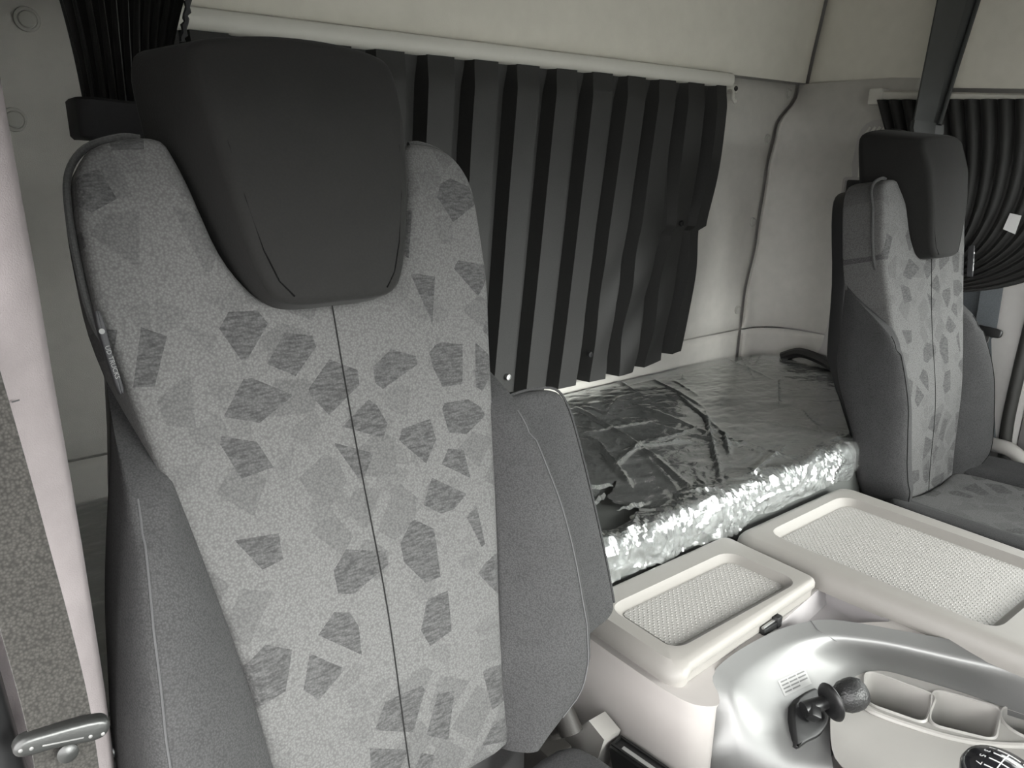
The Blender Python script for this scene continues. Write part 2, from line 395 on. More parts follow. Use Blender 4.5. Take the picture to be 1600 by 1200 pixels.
# upholstered panels on the rear wall: seams are real gaps
def seam_x(z):
    pts = [(-1.2, 1.81), (-.553, 1.849), (-.383, 1.852), (-.204, 1.882), (-.03, 1.896), (.089, 1.918), (.184, 2.0), (.30, 2.03)]
    for (a, xa), (b, xb) in zip(pts, pts[1:]):
        if z <= b: return xa+(xb-xa)*sstep(a, b, max(z, a))*1.0
    return pts[-1][1]
ZS = -.468
G = .0022
def panel_main(z0, z1):
    def fn(u, v):
        z = z0+(z1-z0)*v; x1 = seam_x(z)-G; x = .06+(x1-.06)*u
        e = min(u*(x1-.06), (1-u)*(x1-.06), v*(z1-z0), (1-v)*(z1-z0))
        return Vector((x, 1.302+.010*(1-min(1, e/.012))**2, z))
    return grid(80, 40, fn)
def corner_pt(u, z):
    """from the rear seam round the corner to the passenger side wall"""
    xs = seam_x(z); xe = 1.985; r = .12
    L1 = max(0, xe-r-xs); L2 = r*math.pi/2; L3 = .22; L = L1+L2+L3; s = u*L
    if s < L1: return Vector((xs+s, 1.300, z)), s, L
    if s < L1+L2:
        a = (s-L1)/r; return Vector((max(xs, xe-r)+r*math.sin(a)*(xe-max(xs, xe-r))/r if xs > xe-r else xe-r+r*math.sin(a), 1.300-r+r*math.cos(a), z)), s, L
    return Vector((xe, 1.300-r-(s-L1-L2), z)), s, L
def panel_corner(z0, z1):
    def fn(u, v):
        z = z0+(z1-z0)*v; p, s, L = corner_pt(u, z); e = min(s, L-s, v*(z1-z0), (1-v)*(z1-z0)); k = .010*(1-min(1, e/.014))**2
        c = Vector((1.7, 1.0, z)); d = (p-c).normalized()
        q = p+d*k
        if u == 0: q.x += G
        # soft bulge just right of the seam
        return q-d*.003*math.exp(-((s-.02)/.015)**2)
    return grid(60, 40, fn)
for z0, z1 in ((ZS+G, .205), (-.75, ZS-G)):
    obj('upholstered_panel', panel_main(z0, z1), 'felt', wr)
    obj('upholstered_panel', panel_corner(z0, z1), 'felt', wr)
def clip_at(p, nrm, r=.013):
    return lathe(p, nrm, [(r, -.004), (r*1.02, .0005), (r*.96, .002), (r*.80, .0025), (r*.76, .0015), (r*.70, .0015), (r*.62, .0035), (r*.3, .0045), (.0001, .0047)], 20)
for (px, py) in ((1233, 146), (1200, 217), (1177, 347), (1153, 484), (42, 30), (22, 187)):
    p = at(px, py, y=1.300)
    o = obj('trim_clip', clip_at(p+Vector((0, .001, 0)), (0, -1, 0), .0125 if px > 100 else .016), 'clip_plastic', wr)
# passenger side wall
wR = tag(obj('wall_right', join(box(2.0, 2.06, .62, 1.4, FL, .125), box(2.04, 2.06, .62, 1.4, .125, CE), box(2.0, 2.06, YF, .62, .30, CE), box(2.0, 2.06, YF, YF+.1, FL, .30)), 'grey_wall_plastic', smooth=False), 'grey passenger side wall of the cab', kind='structure')
# driver side wall behind the door opening; unseen strip over it lowered for shade
wL = tag(obj('wall_left', join(box(-.09, .015, .80, 1.4, FL, CE), box(-.09, -.03, YF, .80, .15, CE)), 'felt', smooth=False), 'grey side wall behind the driver door opening, unseen strip above lowered for shade', kind='structure')
# front: dashboard wall under the windscreen; unseen overhead block lowered to shade seat tops
tag(obj('wall_front', join(box(-.09, 2.06, YF-.05, YF, FL, -.42), box(-.09, 2.06, YF-.0, YF+.32, -.60, -.42, .02), box(-.09, 2.06, YF-.05, YF+.30, .20, CE)), 'dash_plastic', smooth=False), 'dark dashboard wall below the windscreen, unseen block above lowered for shade', kind='structure')
tag(obj('window_1', box(-.05, 2.02, YF-.03, YF-.024, -.42, .20), 'window_glass', smooth=False), 'windscreen glass across the cab front', kind='structure')

# overhead header of felt: rear piece, and the piece along the passenger side
def header_rear(u, v):
    z = .207+v*(CE-.207); xe = 2.005+.02*sstep(.2, .5, z); x = -.09+(xe-G+.09)*u
    e = min((1-u)*2.0, v*.5); k = .012*(1-min(1, e/.016))**2
    return Vector((x, 1.272-.05*v+k, z))
def header_side(u, v):
    z = .200-.075*u+v*(CE-.2); xe = 1.985; xs = 2.005+.02*sstep(.2, .5, z)
    L = 1.05; s = u*L; p = Vector((xs-.05*u, 1.272-.05*v-s, z))
    e = min(s, v*.5); k = .012*(1-min(1, e/.016))**2
    return p+Vector((.6*k+ (G if u == 0 else 0), .8*k, 0))
hd = tag(obj('trim_1', grid(80, 24, header_rear), 'header_felt'), 'pale grey felt overhead header along the rear wall', kind='structure')
obj('header_panel', grid(70, 24, header_side), 'header_felt', hd)
# curtain rail, rear
def rail_rear():
    prof = [(1.262, .209), (1.255, .206), (1.252, .199), (1.252, .187), (1.255, .180), (1.262, .176), (1.290, .176), (1.290, .209)]
    la = [Vector((.30, y, z)) for y, z in prof]; lb = [Vector((1.648, y, z-.002)) for y, z in prof]
    return loops_mesh([la, lb], True, True)
tag(obj('trim_2', rail_rear(), 'rail_plastic'), 'pale plastic curtain rail above the rear curtain', kind='structure')
def rail_side():
    L = []
    for y in (1.045, .9, .75, .5, .2):
        z = .160+(y-1.03)*.075
        L.append([Vector((x, y, z+dz)) for x, dz in ((1.965, .012), (1.955, .008), (1.952, 0), (1.955, -.008), (1.965, -.012), (1.99, -.012), (1.99, .012))])
    return loops_mesh(L, True, True)
sr = tag(obj('trim_3', rail_side(), 'rail_plastic'), 'pale curtain rail along the passenger side wall', kind='structure')
obj('end_block', box(1.945, 1.99, 1.035, 1.068, .140, .178, .004), 'rail_plastic', sr)
# broken clip at the rear rail's end
rc = empty('rail_end_clip', (1.685, 1.285, .155), 'small pale plastic clip at the end of the rear curtain rail', 'clip')
obj('clip_base', box(1.668, 1.712, 1.286, 1.299, .165, .186, .004), 'rail_plastic', rc)
obj('hook', tube(spline([(1.675, 1.29, .17), (1.672, 1.272, .165), (1.668, 1.268, .152), (1.680, 1.27, .143), (1.692, 1.28, .150)], 5), .005, 8), 'rail_plastic', rc)
obj('screw', lathe((1.70, 1.286, .176), (0, -1, 0), [(.006, 0), (.006, .003), (.003, .004), (.0001, .004)], 14), 'dark_steel', rc)

# driver side door pillar with cloth trim
def pillar():
    pts = [(-.20, .60), (-.12, .575), (-.05, .565), (.0, .570), (.035, .578), (.055, .592), (.062, .612), (.060, .64), (.052, .70), (.045, .78), (-.05, .80), (-.2, .80)]
    L = []
    for i in range(30):
        t = i/29; z = FL+(CE-FL)*t
        dx = -.005*sstep(-.15, .25, z)+.006*math.sin(z*9)*.3-.012*sstep(-.35, -.7, z); L.append([Vector((x+dx+.0015*noise.noise(Vector((x*20, y*20, z*6)))*2, y, z)) for x, y in pts])
    return loops_mesh(L, True, True)
pil = tag(obj('trim_4', pillar(), 'pillar_cloth', smooth=60), 'mauve grey cloth covered door pillar beside the driver seat', kind='structure')
def stitch_line(pts, r=.0007, dash=.004, gap=.0025):
    P = spline(pts, 14); out = []; acc = 0; cur = [P[0]]; on = True
    for a, b in zip(P, P[1:]):
        d = (b-a).length; acc += d
        if on: cur.append(b)
        if acc > (dash if on else gap):
            if on and len(cur) > 1: out.append(tube(cur, r, 5))
            on = not on; acc = 0; cur = [b]
    return join(*out) if out else tube(P, r, 5)
obj('stitching', stitch_line([at(0, 632, y=.5685), at(20, 628, y=.571), at(42, 621, y=.573)], .0005), 'pale_thread', pil)
tag(obj('trim_8', tube([(-.040, .548, CE), (-.034, .548, .0), (-.024, .548, -.25), (-.016, .546, -.42), (-.008, .545, -.6), (-.008, .545, FL)], .017, 10), 'black_plastic'), 'black upright strip beside the driver seat belt', kind='structure')  # black upright strip left of the driver belt
# dark upright strip behind the pillar
tag(obj('trim_5', tube([(.043, .79, CE), (.046, .79, .2), (.052, .79, 0), (.056, .79, -.2), (.060, .79, -.4), (.06, .79, -.7)], .014, 10), 'seal_rubber'), 'dark fuzzy strip behind the driver door pillar', kind='structure')

# ================================================================== bed
BZ = -.54
bed_out = [(.04, .705), (.5, .703), (1.0, .703), (1.5, .703), (1.80, .705), (1.90, .72), (1.935, .80), (1.94, 1.0), (1.93, 1.14), (1.885, 1.245), (1.78, 1.282), (1.5, 1.288), (.5, 1.288), (.04, 1.288)]
tag(obj('bed_base', box(.03, 1.93, .715, 1.296, FL, -.665, .005), 'dash_plastic'), 'dark bed base under the sleeper mattress behind the seats', 'bed base')
tag(obj('mattress', slab(bed_out, lambda a, b, c: Vector((a, b, c)), lambda a, b: BZ-.004, -.664, .022, g=.08, sm=3), 'mattress_cloth'), 'dark grey sleeper mattress under clear plastic film', 'mattress')
HOLE = [(.60, .738), (.70, .722), (.78, .712), (.822, .722), (.803, .738), (.858, .752), (.838, .772), (.826, .790), (.832, .815), (.868, .835), (.892, .852), (.850, .846), (.815, .825), (.79, .812), (.72, .842), (.60, .85)]
def inside(p, poly):
    c = False
    for i in range(len(poly)):
        (x1, y1), (x2, y2) = poly[i-1], poly[i]
        if (y1 > p[1]) != (y2 > p[1]) and p[0] < (x2-x1)*(p[1]-y1)/(y2-y1)+x1: c = not c
    return c
CREASES = []
rng = random.Random(3)
for a, b, h in (((1130, 770), (1100, 640), .006), ((1100, 640), (1010, 590), .004), ((1105, 790), (1000, 700), .006), ((1000, 700), (900, 640), .005), ((1180, 700), (1000, 690), .004), ((960, 735), (1010, 690), .006),
                ((920, 640), (1000, 670), .004), ((990, 770), (930, 690), .005), ((1220, 720), (1000, 660), .004), ((1290, 680), (1180, 660), .003), ((1240, 720), (1130, 690), .004), ((1130, 690), (1010, 640), .003), ((1010, 700), (1080, 690), .003),
                ((1150, 700), (1060, 620), .004), ((1130, 680), (1140, 715), .005), ((1095, 685), (1120, 675), .006), ((1290, 690), (1250, 640), .003), ((1090, 800), (950, 850), .005), ((1060, 770), (1010, 720), .004)):
    CREASES.append((at(*a, z=BZ).xy, at(*b, z=BZ).xy, h*rng.uniform(.7, 1.1)))
for i in range(46):
    x = rng.uniform(.1, 1.85); y = rng.uniform(.72, 1.25); a = rng.gauss(.35, .5); l = rng.uniform(.05, .28)
    CREASES.append((Vector((x, y)), Vector((x+l*math.cos(a), y+l*math.sin(a))), rng.uniform(.0012, .0035)))
def crease_h(p):
    h = 0
    for a, b, k in CREASES:
        d = b-a; L2 = d.length_squared; t = (p-a).dot(d)/L2
        if t < -.15 or t > 1.15: continue
        t = min(1, max(0, t)); q = (p-a-d*t).length
        if q < .03: h += 1.5*k*math.exp(-q/.0034)*(1-abs(2*t-1)**3*.8)
    return h
def crumple(v, sc):
    dist, _ = noise.voronoi(v*sc); return dist[1]-dist[0]
def film():
    nu, nt = 520, 220
    X0, X1 = .045, 1.93
    Ltop, Lfr = .580, .085
    V = []; keep = []
    for j in range(nt):
        q = j/(nt-1); s = (Ltop+Lfr)*q**.85        # distance from the rear edge, finer towards the front
        for i in range(nu):
            x = X0+(X1-X0)*i/(nu-1)
            yr = 1.285-(max(0, x-1.60)/.34)**3*.10
            k = (yr-.703)/.580
            if s < Ltop: p = Vector((x, yr-s*k, BZ)); n = Vector((0, 0, 1)); fr = sstep(Ltop-.16, Ltop, s)
            else: p = Vector((x, .703, BZ-(s-Ltop))); n = Vector((0, -1, 0)); fr = 1.0
            R = .016; d = s-Ltop                       # rounded lip
            if abs(d) < R:
                a = (d/R+1)*math.pi/4; p = Vector((x, .703+R-R*math.sin(a), BZ-R+R*math.cos(a))); n = Vector((0, -math.sin(a), math.cos(a)))
            w3 = Vector((x, p.y*1.0, p.z))
            left = 1-sstep(.95, 1.35, x)*.45
            h = crease_h(Vector((x, p.y))) * (1-fr*.4) if s < Ltop else 0
            wob = noise.noise(w3*7)*.004+noise.noise(Vector((x*9, p.y*26+x*8, 3)))*.0022
            wob *= .35+.65*sstep(1.25, 1.0, p.y)
            a1 = Vector((x*1.0+.3*noise.noise(w3*8), p.y*.6-p.z*.55, 0))
            cr = crumple(a1, 26)*.010*left+crumple(a1+Vector((3, 1, 0)), 60)*.0045*left
            fine = crumple(Vector((x*.8+p.y*.35, p.y*1.3-x*.3-p.z, 5)), 30)*.0022
            amp = fr*fr
            off = .0045+max(-.003, wob)+h+cr*amp+fine*(1-amp)
            p = p+n*off
            if s > Ltop+Lfr*.5: p.y -= .004*noise.noise(Vector((x*40, s*30, 1)))
            V.append(p); keep.append((x, p.y))
    Fs = []
    for j in range(nt-1):
        q = (j+.5)/(nt-1); s = (Ltop+Lfr)*q**.85
        for i in range(nu-1):
            x = X0+(X1-X0)*(i+.5)/(nu-1)
            if s < Ltop and inside((x, V[j*nu+i].y), HOLE): continue
            if s > Ltop+.055+.022*noise.noise(Vector((x*14, 0, 0)))+.012*noise.noise(Vector((x*45, 7, 0))): continue
            Fs.append((j*nu+i, j*nu+i+1, (j+1)*nu+i+1, (j+1)*nu+i))
    return V, Fs
fm = tag(obj('plastic_film', film(), 'clear_film', smooth=24), 'crumpled torn clear plastic film wrapped over the sleeper mattress', 'plastic film')
# a second, bunched layer along the front edge
def film_fold():
    nu, nv = 300, 22; V = []
    for j in range(nv):
        v = j/(nv-1)
        for i in range(nu):
            x = .60+.80*i/(nu-1)
            up = .035+.035*noise.noise(Vector((x*11, 2, 0)))+.03*math.exp(-((x-.98)/.06)**2)
            lo = .058+.016*noise.noise(Vector((x*17, 9, 0)))+.012*math.exp(-((x-.98)/.07)**2)
            d = -up+(up+lo)*v; R = .018
            if d < -R: p = Vector((x, .703-d, BZ)); n = Vector((0, 0, 1))
            elif d < R: a = (d/R+1)*math.pi/4; p = Vector((x, .703+R-R*math.sin(a), BZ-R+R*math.cos(a))); n = Vector((0, -math.sin(a), math.cos(a)))
            else: p = Vector((x, .703, BZ-d)); n = Vector((0, -1, 0))
            q = Vector((x+.25*noise.noise(Vector((x*9, d*9, 4))), d*.8, 7))
            h = .008+crumple(q, 24)*.012+crumple(q+Vector((1, 5, 0)), 55)*.006
            V.append(p+n*h*(.4+.6*min(1, v*4)))
    return V, [(j*nu+i, j*nu+i+1, (j+1)*nu+i+1, (j+1)*nu+i) for j in range(nv-1) for i in range(nu-1)]
obj('bunched_fold', film_fold(), 'clear_film', fm, smooth=20)
# curled lips of the tear
for pts in ([(.832, .815, 0), (.79, .790, .010), (.74, .770, .016)], [(.858, .752, 0), (.82, .748, .007), (.79, .752, .010)], [(.868, .835, 0), (.80, .842, .008), (.73, .850, .010)]):
    P = spline([Vector((a, b, BZ+.008+c)) for a, b, c in pts], 6)
    def lip(u, v, P=P):
        i = min(len(P)-1, int(u*(len(P)-1)+.5)); wdt = .014*(1-u*.8)*math.sin(math.pi*min(1, u*.9+.1))
        return P[i]+Vector((.2, .8, .5)).normalized()*wdt*(v-.2)+Vector((0, 0, .002*math.sin(u*20)))
    obj('torn_edge', grid(13, 4, lip), 'clear_film', fm)

# ================================================================== seats
def make_seat(cx, Y0, z0, rec, m, label, group, passenger):
    r = math.radians(rec); Vd = Vector((0, math.sin(r), math.cos(r))); Wd = Vector((0, -math.cos(r), math.sin(r)))
    P0 = Vector((cx, Y0, z0))
    root = empty('truck_seat', (cx, Y0-.22, FL), label, 'seat', group)
    def S(u, v, w):
        if w < -.02: w = -.02+(w+.02)*(.30+.70*sstep(.05, .26, v))
        if passenger: u *= .93-.02*sstep(.25, .45, v)
        return P0+Vector((m*u, 0, 0))+Vd*v+Wd*w
    # +u is the side towards the middle of the cab
    half = [(0, .441), (.035, .442), (.060, .449), (.076, .465), (.092, .495), (.104, .54), (.113, .58), (.122, .597), (.148, .5985), (.175, .590), (.190, .570), (.1955, .540), (.1965, .49), (.1945, .44), (.185, .385), (.172, .31), (.157, .235), (.145, .17), (.135, .10), (.130, .03), (.128, -.03), (.12, -.062), (.06, -.066), (0, -.066)]
    out = [(u, v) for u, v in half] + [(-u, v) for u, v in half[-2:0:-1]]
    def front(u, v):
        # slightly dished back with a soft lumbar swell
        return .012*math.exp(-((v-.14)/.13)**2)-.010*(abs(u)/.19)**2*sstep(.2, .5, v)-.012*sstep(.54, .6, v)
    back = obj('back_cushion', slab(out, S, front, -.095, .010, g=.02, sm=3), 'seat_fabric', root, smooth=60)
    # seam down the middle and piping round the shoulders
    obj('centre_seam', tube([S(0.0015, v/100, front(0, v/100)+.0004) for v in range(-6, 45, 2)], .0007, 5), 'thread', back)
    for s in (-1, 1):
        pp = spline([(s*.134, .602, 0), (s*.150, .603, 0), (s*.177, .594, 0), (s*.194, .572, 0), (s*.200, .54, 0), (s*.2005, .49, 0), (s*.198, .45, 0), (s*.192, .43, 0)], 5)
        obj('piping', tube([S(p.x, p.y, front(p.x, p.y)-.018) for p in pp], .0032, 8), 'piping_fabric', back)
    # rear shell
    sh = [(u*.97, min(v, .585)) for u, v in [(.0, .56), (.10, .575), (.15, .585), (.18, .57), (.19, .52), (.19, .40), (.21, .25), (.215, .05), (.20, -.05), (.1, -.06), (0, -.06)]]
    sh = sh + [(-u, v) for u, v in sh[-2:0:-1]]
    obj('back_shell', slab(sh, S, lambda a, b: -.085, -.125, .012, g=.08, sm=3), 'black_plastic', root)
    # side bolsters
    def lut(t, v):
        for (a, x), (b, y) in zip(t, t[1:]):
            if v <= b: return x+(y-x)*max(0, (v-a))/(b-a)
        return t[-1][1]
    UI = [(-.066, .118), (0, .118), (.08, .123), (.16, .134), (.24, .148), (.31, .162), (.375, .172), (.425, .178)]
    UO = [(-.066, .150), (-.05, .180), (-.02, .217), (.015, .238), (.055, .244), (.12, .239), (.20, .227), (.28, .210), (.33, .199), (.37, .192), (.40, .187), (.425, .186)]
    def bol(s):
        def bulge(v): return .050*sstep(.42, .14, v)*(1-.45*sstep(.0, -.066, v))
        def sec(v, t):
            ui, uo = lut(UI, v), lut(UO, v)
            B = bulge(v)
            if t <= .72:
                q = t/.72; w = -.008+(B+.008)*math.sin(q*math.pi/2)**.8; u = ui+(uo-ui)*.74*q
            else:
                q = (t-.72)/.28; a = q*math.pi/2; rr = (uo-ui)*.26
                u = uo-rr+rr*math.sin(a); w = B-(B+.03)*(1-math.cos(a))
            return u, min(w, -.096+.115*sstep(.425, .27, v)+max(0, .27-v)*2)
        L = []
        for i in range(50):
            v = -.066+.491*(i/49)
            row = [S(s*sec(v, k/20)[0], v, sec(v, k/20)[1]) for k in range(21)]
            ui, uo = lut(UI, v), lut(UO, v)
            row += [S(s*uo, v, min(-.06, -.097+.115*sstep(.425, .27, v))), S(s*(uo-.004), v, -.093), S(s*(uo-.012), v, -.10), S(s*(ui-.0), v, -.10), S(s*ui, v, min(-.05, -.098+.115*sstep(.425, .27, v)))]
            L.append(row)
        bo = obj('side_bolster', loops_mesh(L, True, True), 'bolster_fabric', root, smooth=75)
        pts = []
        for i in range(40):
            v = .30-.34*i/39; u, w = sec(v, .74); pts.append(S(s*u, v, w+.0002))
        obj('stitching', tube(pts, .0009, 5), 'pale_thread' if not passenger else 'thread', bo)
        return bo
    bol(1); bol(-1)
    # headrest: a thick tapered block set into the notch
    hh = [(0, .4395), (.035, .440), (.056, .445), (.068, .460), (.077, .49), (.085, .535), (.091, .58), (.095, .62), (.095, .650), (.084, .667), (.045, .674), (0, .676)]
    ho = hh + [(-u, v) for u, v in hh[-2:0:-1]]
    def hmap(a, b, c):
        t = sstep(.05, -.10, c); k = 1+.26*t*sstep(.44, .58, b); up = .038*t*sstep(.56, .665, b)
        return S(a*k, b-.006*t+up, c)
    def hf(a, b): return .036+.010*sstep(.44, .56, b)-.014*(abs(a)/.09)**2-.014*sstep(.60, .67, b)
    hr = obj('headrest', slab(ho, hmap, hf, -.105, .011, g=.016, sm=4, rb=.020, seg=5), 'headrest_fabric', root, smooth=60)
    for s in (-1, 1):
        q = [(s*.046, .4475), (s*.057, .462), (s*.0665, .49), (s*.0755, .535), (s*.0815, .58), (s*.0855, .62), (s*.085, .645)]
        obj('seam', tube([S(a, b, hf(a, b)-.0004) for a, b in q], .0009, 5), 'seam_thread', hr)
    # maker's tag sewn into the outer edge
    u0 = -.1985 if not passenger else -.1985
    tg = obj('fabric_tag', slab([(u0-.002, .452), (u0+.003, .450), (u0+.0050, .42), (u0+.0085, .390), (u0+.0045, .387), (u0+.0, .42)], S, lambda a, b: .0085, -.004, .0018, g=.05, sm=3), 'black_cloth', root)
    d1 = (S(u0+.0085, .388, 0)-S(u0+.001, .447, 0)); nrm = Wd; mid = S(u0+.0040, .418, .0088)
    if passenger: ax = -d1
    else: ax = d1
    M = frame_M(mid, d1, nrm.cross(d1), nrm)
    obj('lettering', join(text_mesh('UD TRUCKS', .0050, M @ Matrix.Translation((.006, -.0012, 0))), lathe(M @ Vector((-.0195, -.0012, 0)), nrm, [(.0022, 0), (.0022, .0004)], 14)), 'white_print' if passenger else 'grey_print', tg)
    # seat cushion: fabric middle and padded sides
    zc = z0-(.045 if passenger else .128); yb = Y0-.012; yf = Y0-.52
    def C(a, b, c): return Vector((cx+m*a, b, c))
    def ctop(a, b): return zc+.02*(yb-b)/(yb-yf)-.008*(1-abs(a)/.14)
    obj('seat_cushion', slab([(-.135, yb), (-.05, yb+.003), (.05, yb+.003), (.135, yb), (.15, yb-.15), (.16, yb-.35), (.15, yf+.02), (.05, yf), (-.05, yf), (-.15, yf+.02), (-.16, yb-.35), (-.15, yb-.15)], C, ctop, zc-.13, .02, g=.05, sm=3), 'cushion_fabric', root, smooth=60)
    for s in (-1, 1):
        o = [(s*a, b) for a, b in [(.13, yb+.005), (.20, yb+.002), (.230, yb-.04), (.238, yb-.2), (.238, yb-.38), (.225, yf+.02), (.17, yf+.005), (.152, yf+.04), (.158, yb-.35), (.15, yb-.18), (.134, yb-.05)]]
        obj('cushion_bolster', slab(o, C, lambda a, b: ctop(a, b)+.012+.012*math.exp(-((abs(a)-.2)/.03)**2), zc-.13, .02, g=.03, sm=3, seg=5), 'bolster_fabric', root, smooth=60)
    # pedestal
    obj('seat_pan', box(cx-.22, cx+.22, yf+.04, yb-.02, zc-.17, zc-.125, .008), 'black_plastic', root)
    L = []
    for i in range(13):
        t = i/12; z = FL+.05+(zc-.17-FL-.05)*t; k = .012*(i % 2)
        L.append([Vector((x, y, z)) for x, y in rpoly([(cx-.17-k, yf+.10-k), (cx+.17+k, yf+.10-k), (cx+.17+k, yb-.06+k), (cx-.17-k, yb-.06+k)], .03, 4)])
    obj('bellows', loops_mesh(L, True, True), 'black_plastic', root, smooth=20)
    obj('base_plate', box(cx-.2, cx+.2, yf+.06, yb-.03, FL, FL+.05, .006), 'dark_steel', root)
    return root, S, front
drv, SD, frD = make_seat(.302, .56, -.56, 15, 1, 'large patterned grey driver seat with black headrest in the foreground', 'cab seats', False)
pas, SP, frP = make_seat(1.647, .655, -.62, 8.5, -1, 'smaller patterned grey passenger seat standing beyond the console', 'cab seats', True)

# driver's folded up armrest
arm_o = [(.150, .300), (.20, .312), (.245, .313), (.282, .307), (.297, .285), (.306, .24), (.314, .17), (.320, .09), (.323, .03), (.312, .012), (.28, .004), (.20, -.02), (.150, -.03)]
ar = obj('armrest', slab(arm_o, SD, lambda a, b: -.022, -.075, .010, g=.04, sm=3), 'bolster_fabric', drv, smooth=60)
P_ = spline([(.213, .316, 0), (.245, .318, 0), (.284, .312, 0), (.301, .287, 0), (.310, .24, 0), (.318, .17, 0), (.324, .09, 0), (.327, .03, 0)], 5)
obj('piping', tube([SD(p.x-.004, p.y-.002, -.026) for p in P_], .0016, 6), 'bolster_fabric', ar)
# recline knob on the driver's door side
kb = obj('recline_knob', lathe(at(205, 1178, x=.075), (-1, 0, 0), [(.03, -.03)]+[(.022+.002*(i % 2), -.02+.0025*i) for i in range(9)]+[(.016, .006), (.0001, .008)], 20), 'black_plastic', drv)
# recline bracket (bare steel) at the console side
p1 = at(878, 1125, x=.575)
obj('recliner_bracket', join(tube([at(880, 1108, x=.575), at(893, 1145, x=.575)], [.014, .016], 14), tube([at(868, 1140, x=.57), at(856, 1185, x=.57)], [.012, .022], 10), box(.535, .575, .60, .655, -.80, -.74, .004)), 'dark_steel', drv)

# ================================================================== seat belts
def ribbon(path, nrm, width, th=.0016):
    P = [Vector(p) for p in path]; V = []; N = Vector(nrm).normalized()
    W_ = width if isinstance(width, (list, tuple)) else [width]*len(P)
    L = []
    for i, p in enumerate(P):
        t = (P[min(i+1, len(P)-1)]-P[max(i-1, 0)]).normalized(); s = t.cross(N).normalized(); n2 = s.cross(t)
        a = s*W_[i]/2; b = n2*th/2
        L.append([p-a-b, p+a-b, p+a*1.02, p+a+b, p-a+b, p-a*1.02])
    return loops_mesh(L, True, True)
bl = empty('seat_belt', at(100, 1150, y=.52), 'grey brown driver seat belt with tongue hanging on the door pillar', 'seat belt')
bp = spline([at(-85, 500, y=.535), at(-15, 730, y=.530), at(28, 880, y=.525), at(62, 1000, y=.522), at(92, 1120, y=.518), at(112, 1240, y=.518), at(140, 1420, y=.52)], 8)
obj('webbing', ribbon(bp, (.12, -1, 0.05), .0365), 'belt_webbing', bl)
tc_ = at(97, 1148, y=.512); ax = (at(172, 1133, y=.512)-at(22, 1163, y=.512)); L_ = ax.length; ax.normalize(); nn = Vector((0, -1, .15)); nn = (nn-ax*nn.dot(ax)).normalized(); up_ = nn.cross(ax)
Mt = frame_M(tc_, ax, up_, nn)
tg = obj('tongue', slab([(-L_/2, -.003), (-L_/2+.004, .004), (-.01, .0065), (L_/2-.008, .0085), (L_/2, .004), (L_/2-.002, -.004), (L_/2-.01, -.007), (0, -.0065), (-L_/2+.006, -.008)], lambda a, b, c: Mt @ Vector((a, b, c)), lambda a, b: .006, -.006, .0035, g=.02, sm=4), 'tongue_plastic', bl)
for a in (-.024, -.018, .016, .0235):
    obj('rivet', lathe(Mt @ Vector((a, -.0022, .0045)), nn, [(.0013, 0), (.0013, .0018), (.0006, .0022)], 10), 'rivet_steel', tg)
obj('slot', box(-.012, .012, -.0026, -.0014, .004, .0064, .0003, 1, Mt), 'rivet_steel', tg)
obj('stopper_button', lathe(Mt @ Vector((.004, -.0125, .001)), nn, [(.0065, 0), (.0065, .002), (.005, .0032), (.0001, .0036)], 16), 'tongue_plastic', bl)

pb = empty('seat_belt', at(1540, 560, x=1.97), 'dark navy passenger seat belt with steel tongue on the far pillar', 'seat belt')
obj('webbing', ribbon(spline([at(1566, 350, x=1.965), at(1553, 430, x=1.965), at(1540, 512, x=1.965), at(1536, 520, x=1.965)], 6), (-1, -.25, 0), .044), 'dark_webbing', pb)
obj('webbing', ribbon(spline([at(1527, 430, x=1.982), at(1527, 520, x=1.982), at(1530, 600, x=1.982), at(1535, 690, x=1.982)], 6), (-1, -.25, 0), .056), 'dark_webbing', pb)
a0, a1 = at(1514, 511, x=1.955), at(1566, 523, x=1.955); ax = (a1-a0); L_ = ax.length; ax.normalize(); nn = Vector((-1, -.3, .1)); nn = (nn-ax*nn.dot(ax)).normalized(); M2 = frame_M((a0+a1)/2, ax, nn.cross(ax), nn)
sg = 1 if (nn.cross(ax)).z < 0 else -1
obj('tongue', slab([(-L_/2, 0), (-L_/2+.006, .010), (0, .011), (L_/2-.006, .010), (L_/2, 0), (L_/2-.006, -.010), (0, -.011), (-L_/2+.006, -.010)], lambda a, b, c: M2 @ Vector((a, b, c)), lambda a, b: .006, -.004, .003, g=.05, sm=3), 'black_plastic', pb)
lp = rpoly([(-.014, .010*sg), (.012, .010*sg), (.012, .044*sg), (-.014, .044*sg)], .004, 4); hp = rpoly([(-.007, .024*sg), (.005, .024*sg), (.005, .036*sg), (-.007, .036*sg)], .002, 4)
obj('tongue_plate', loops_mesh([[M2 @ Vector((a, b, 0)) for a, b in hp], [M2 @ Vector((a, b, 0)) for a, b in lp], [M2 @ Vector((a, b, -.003)) for a, b in lp], [M2 @ Vector((a, b, -.003)) for a, b in hp], [M2 @ Vector((a, b, 0)) for a, b in hp]]), 'steel', pb)

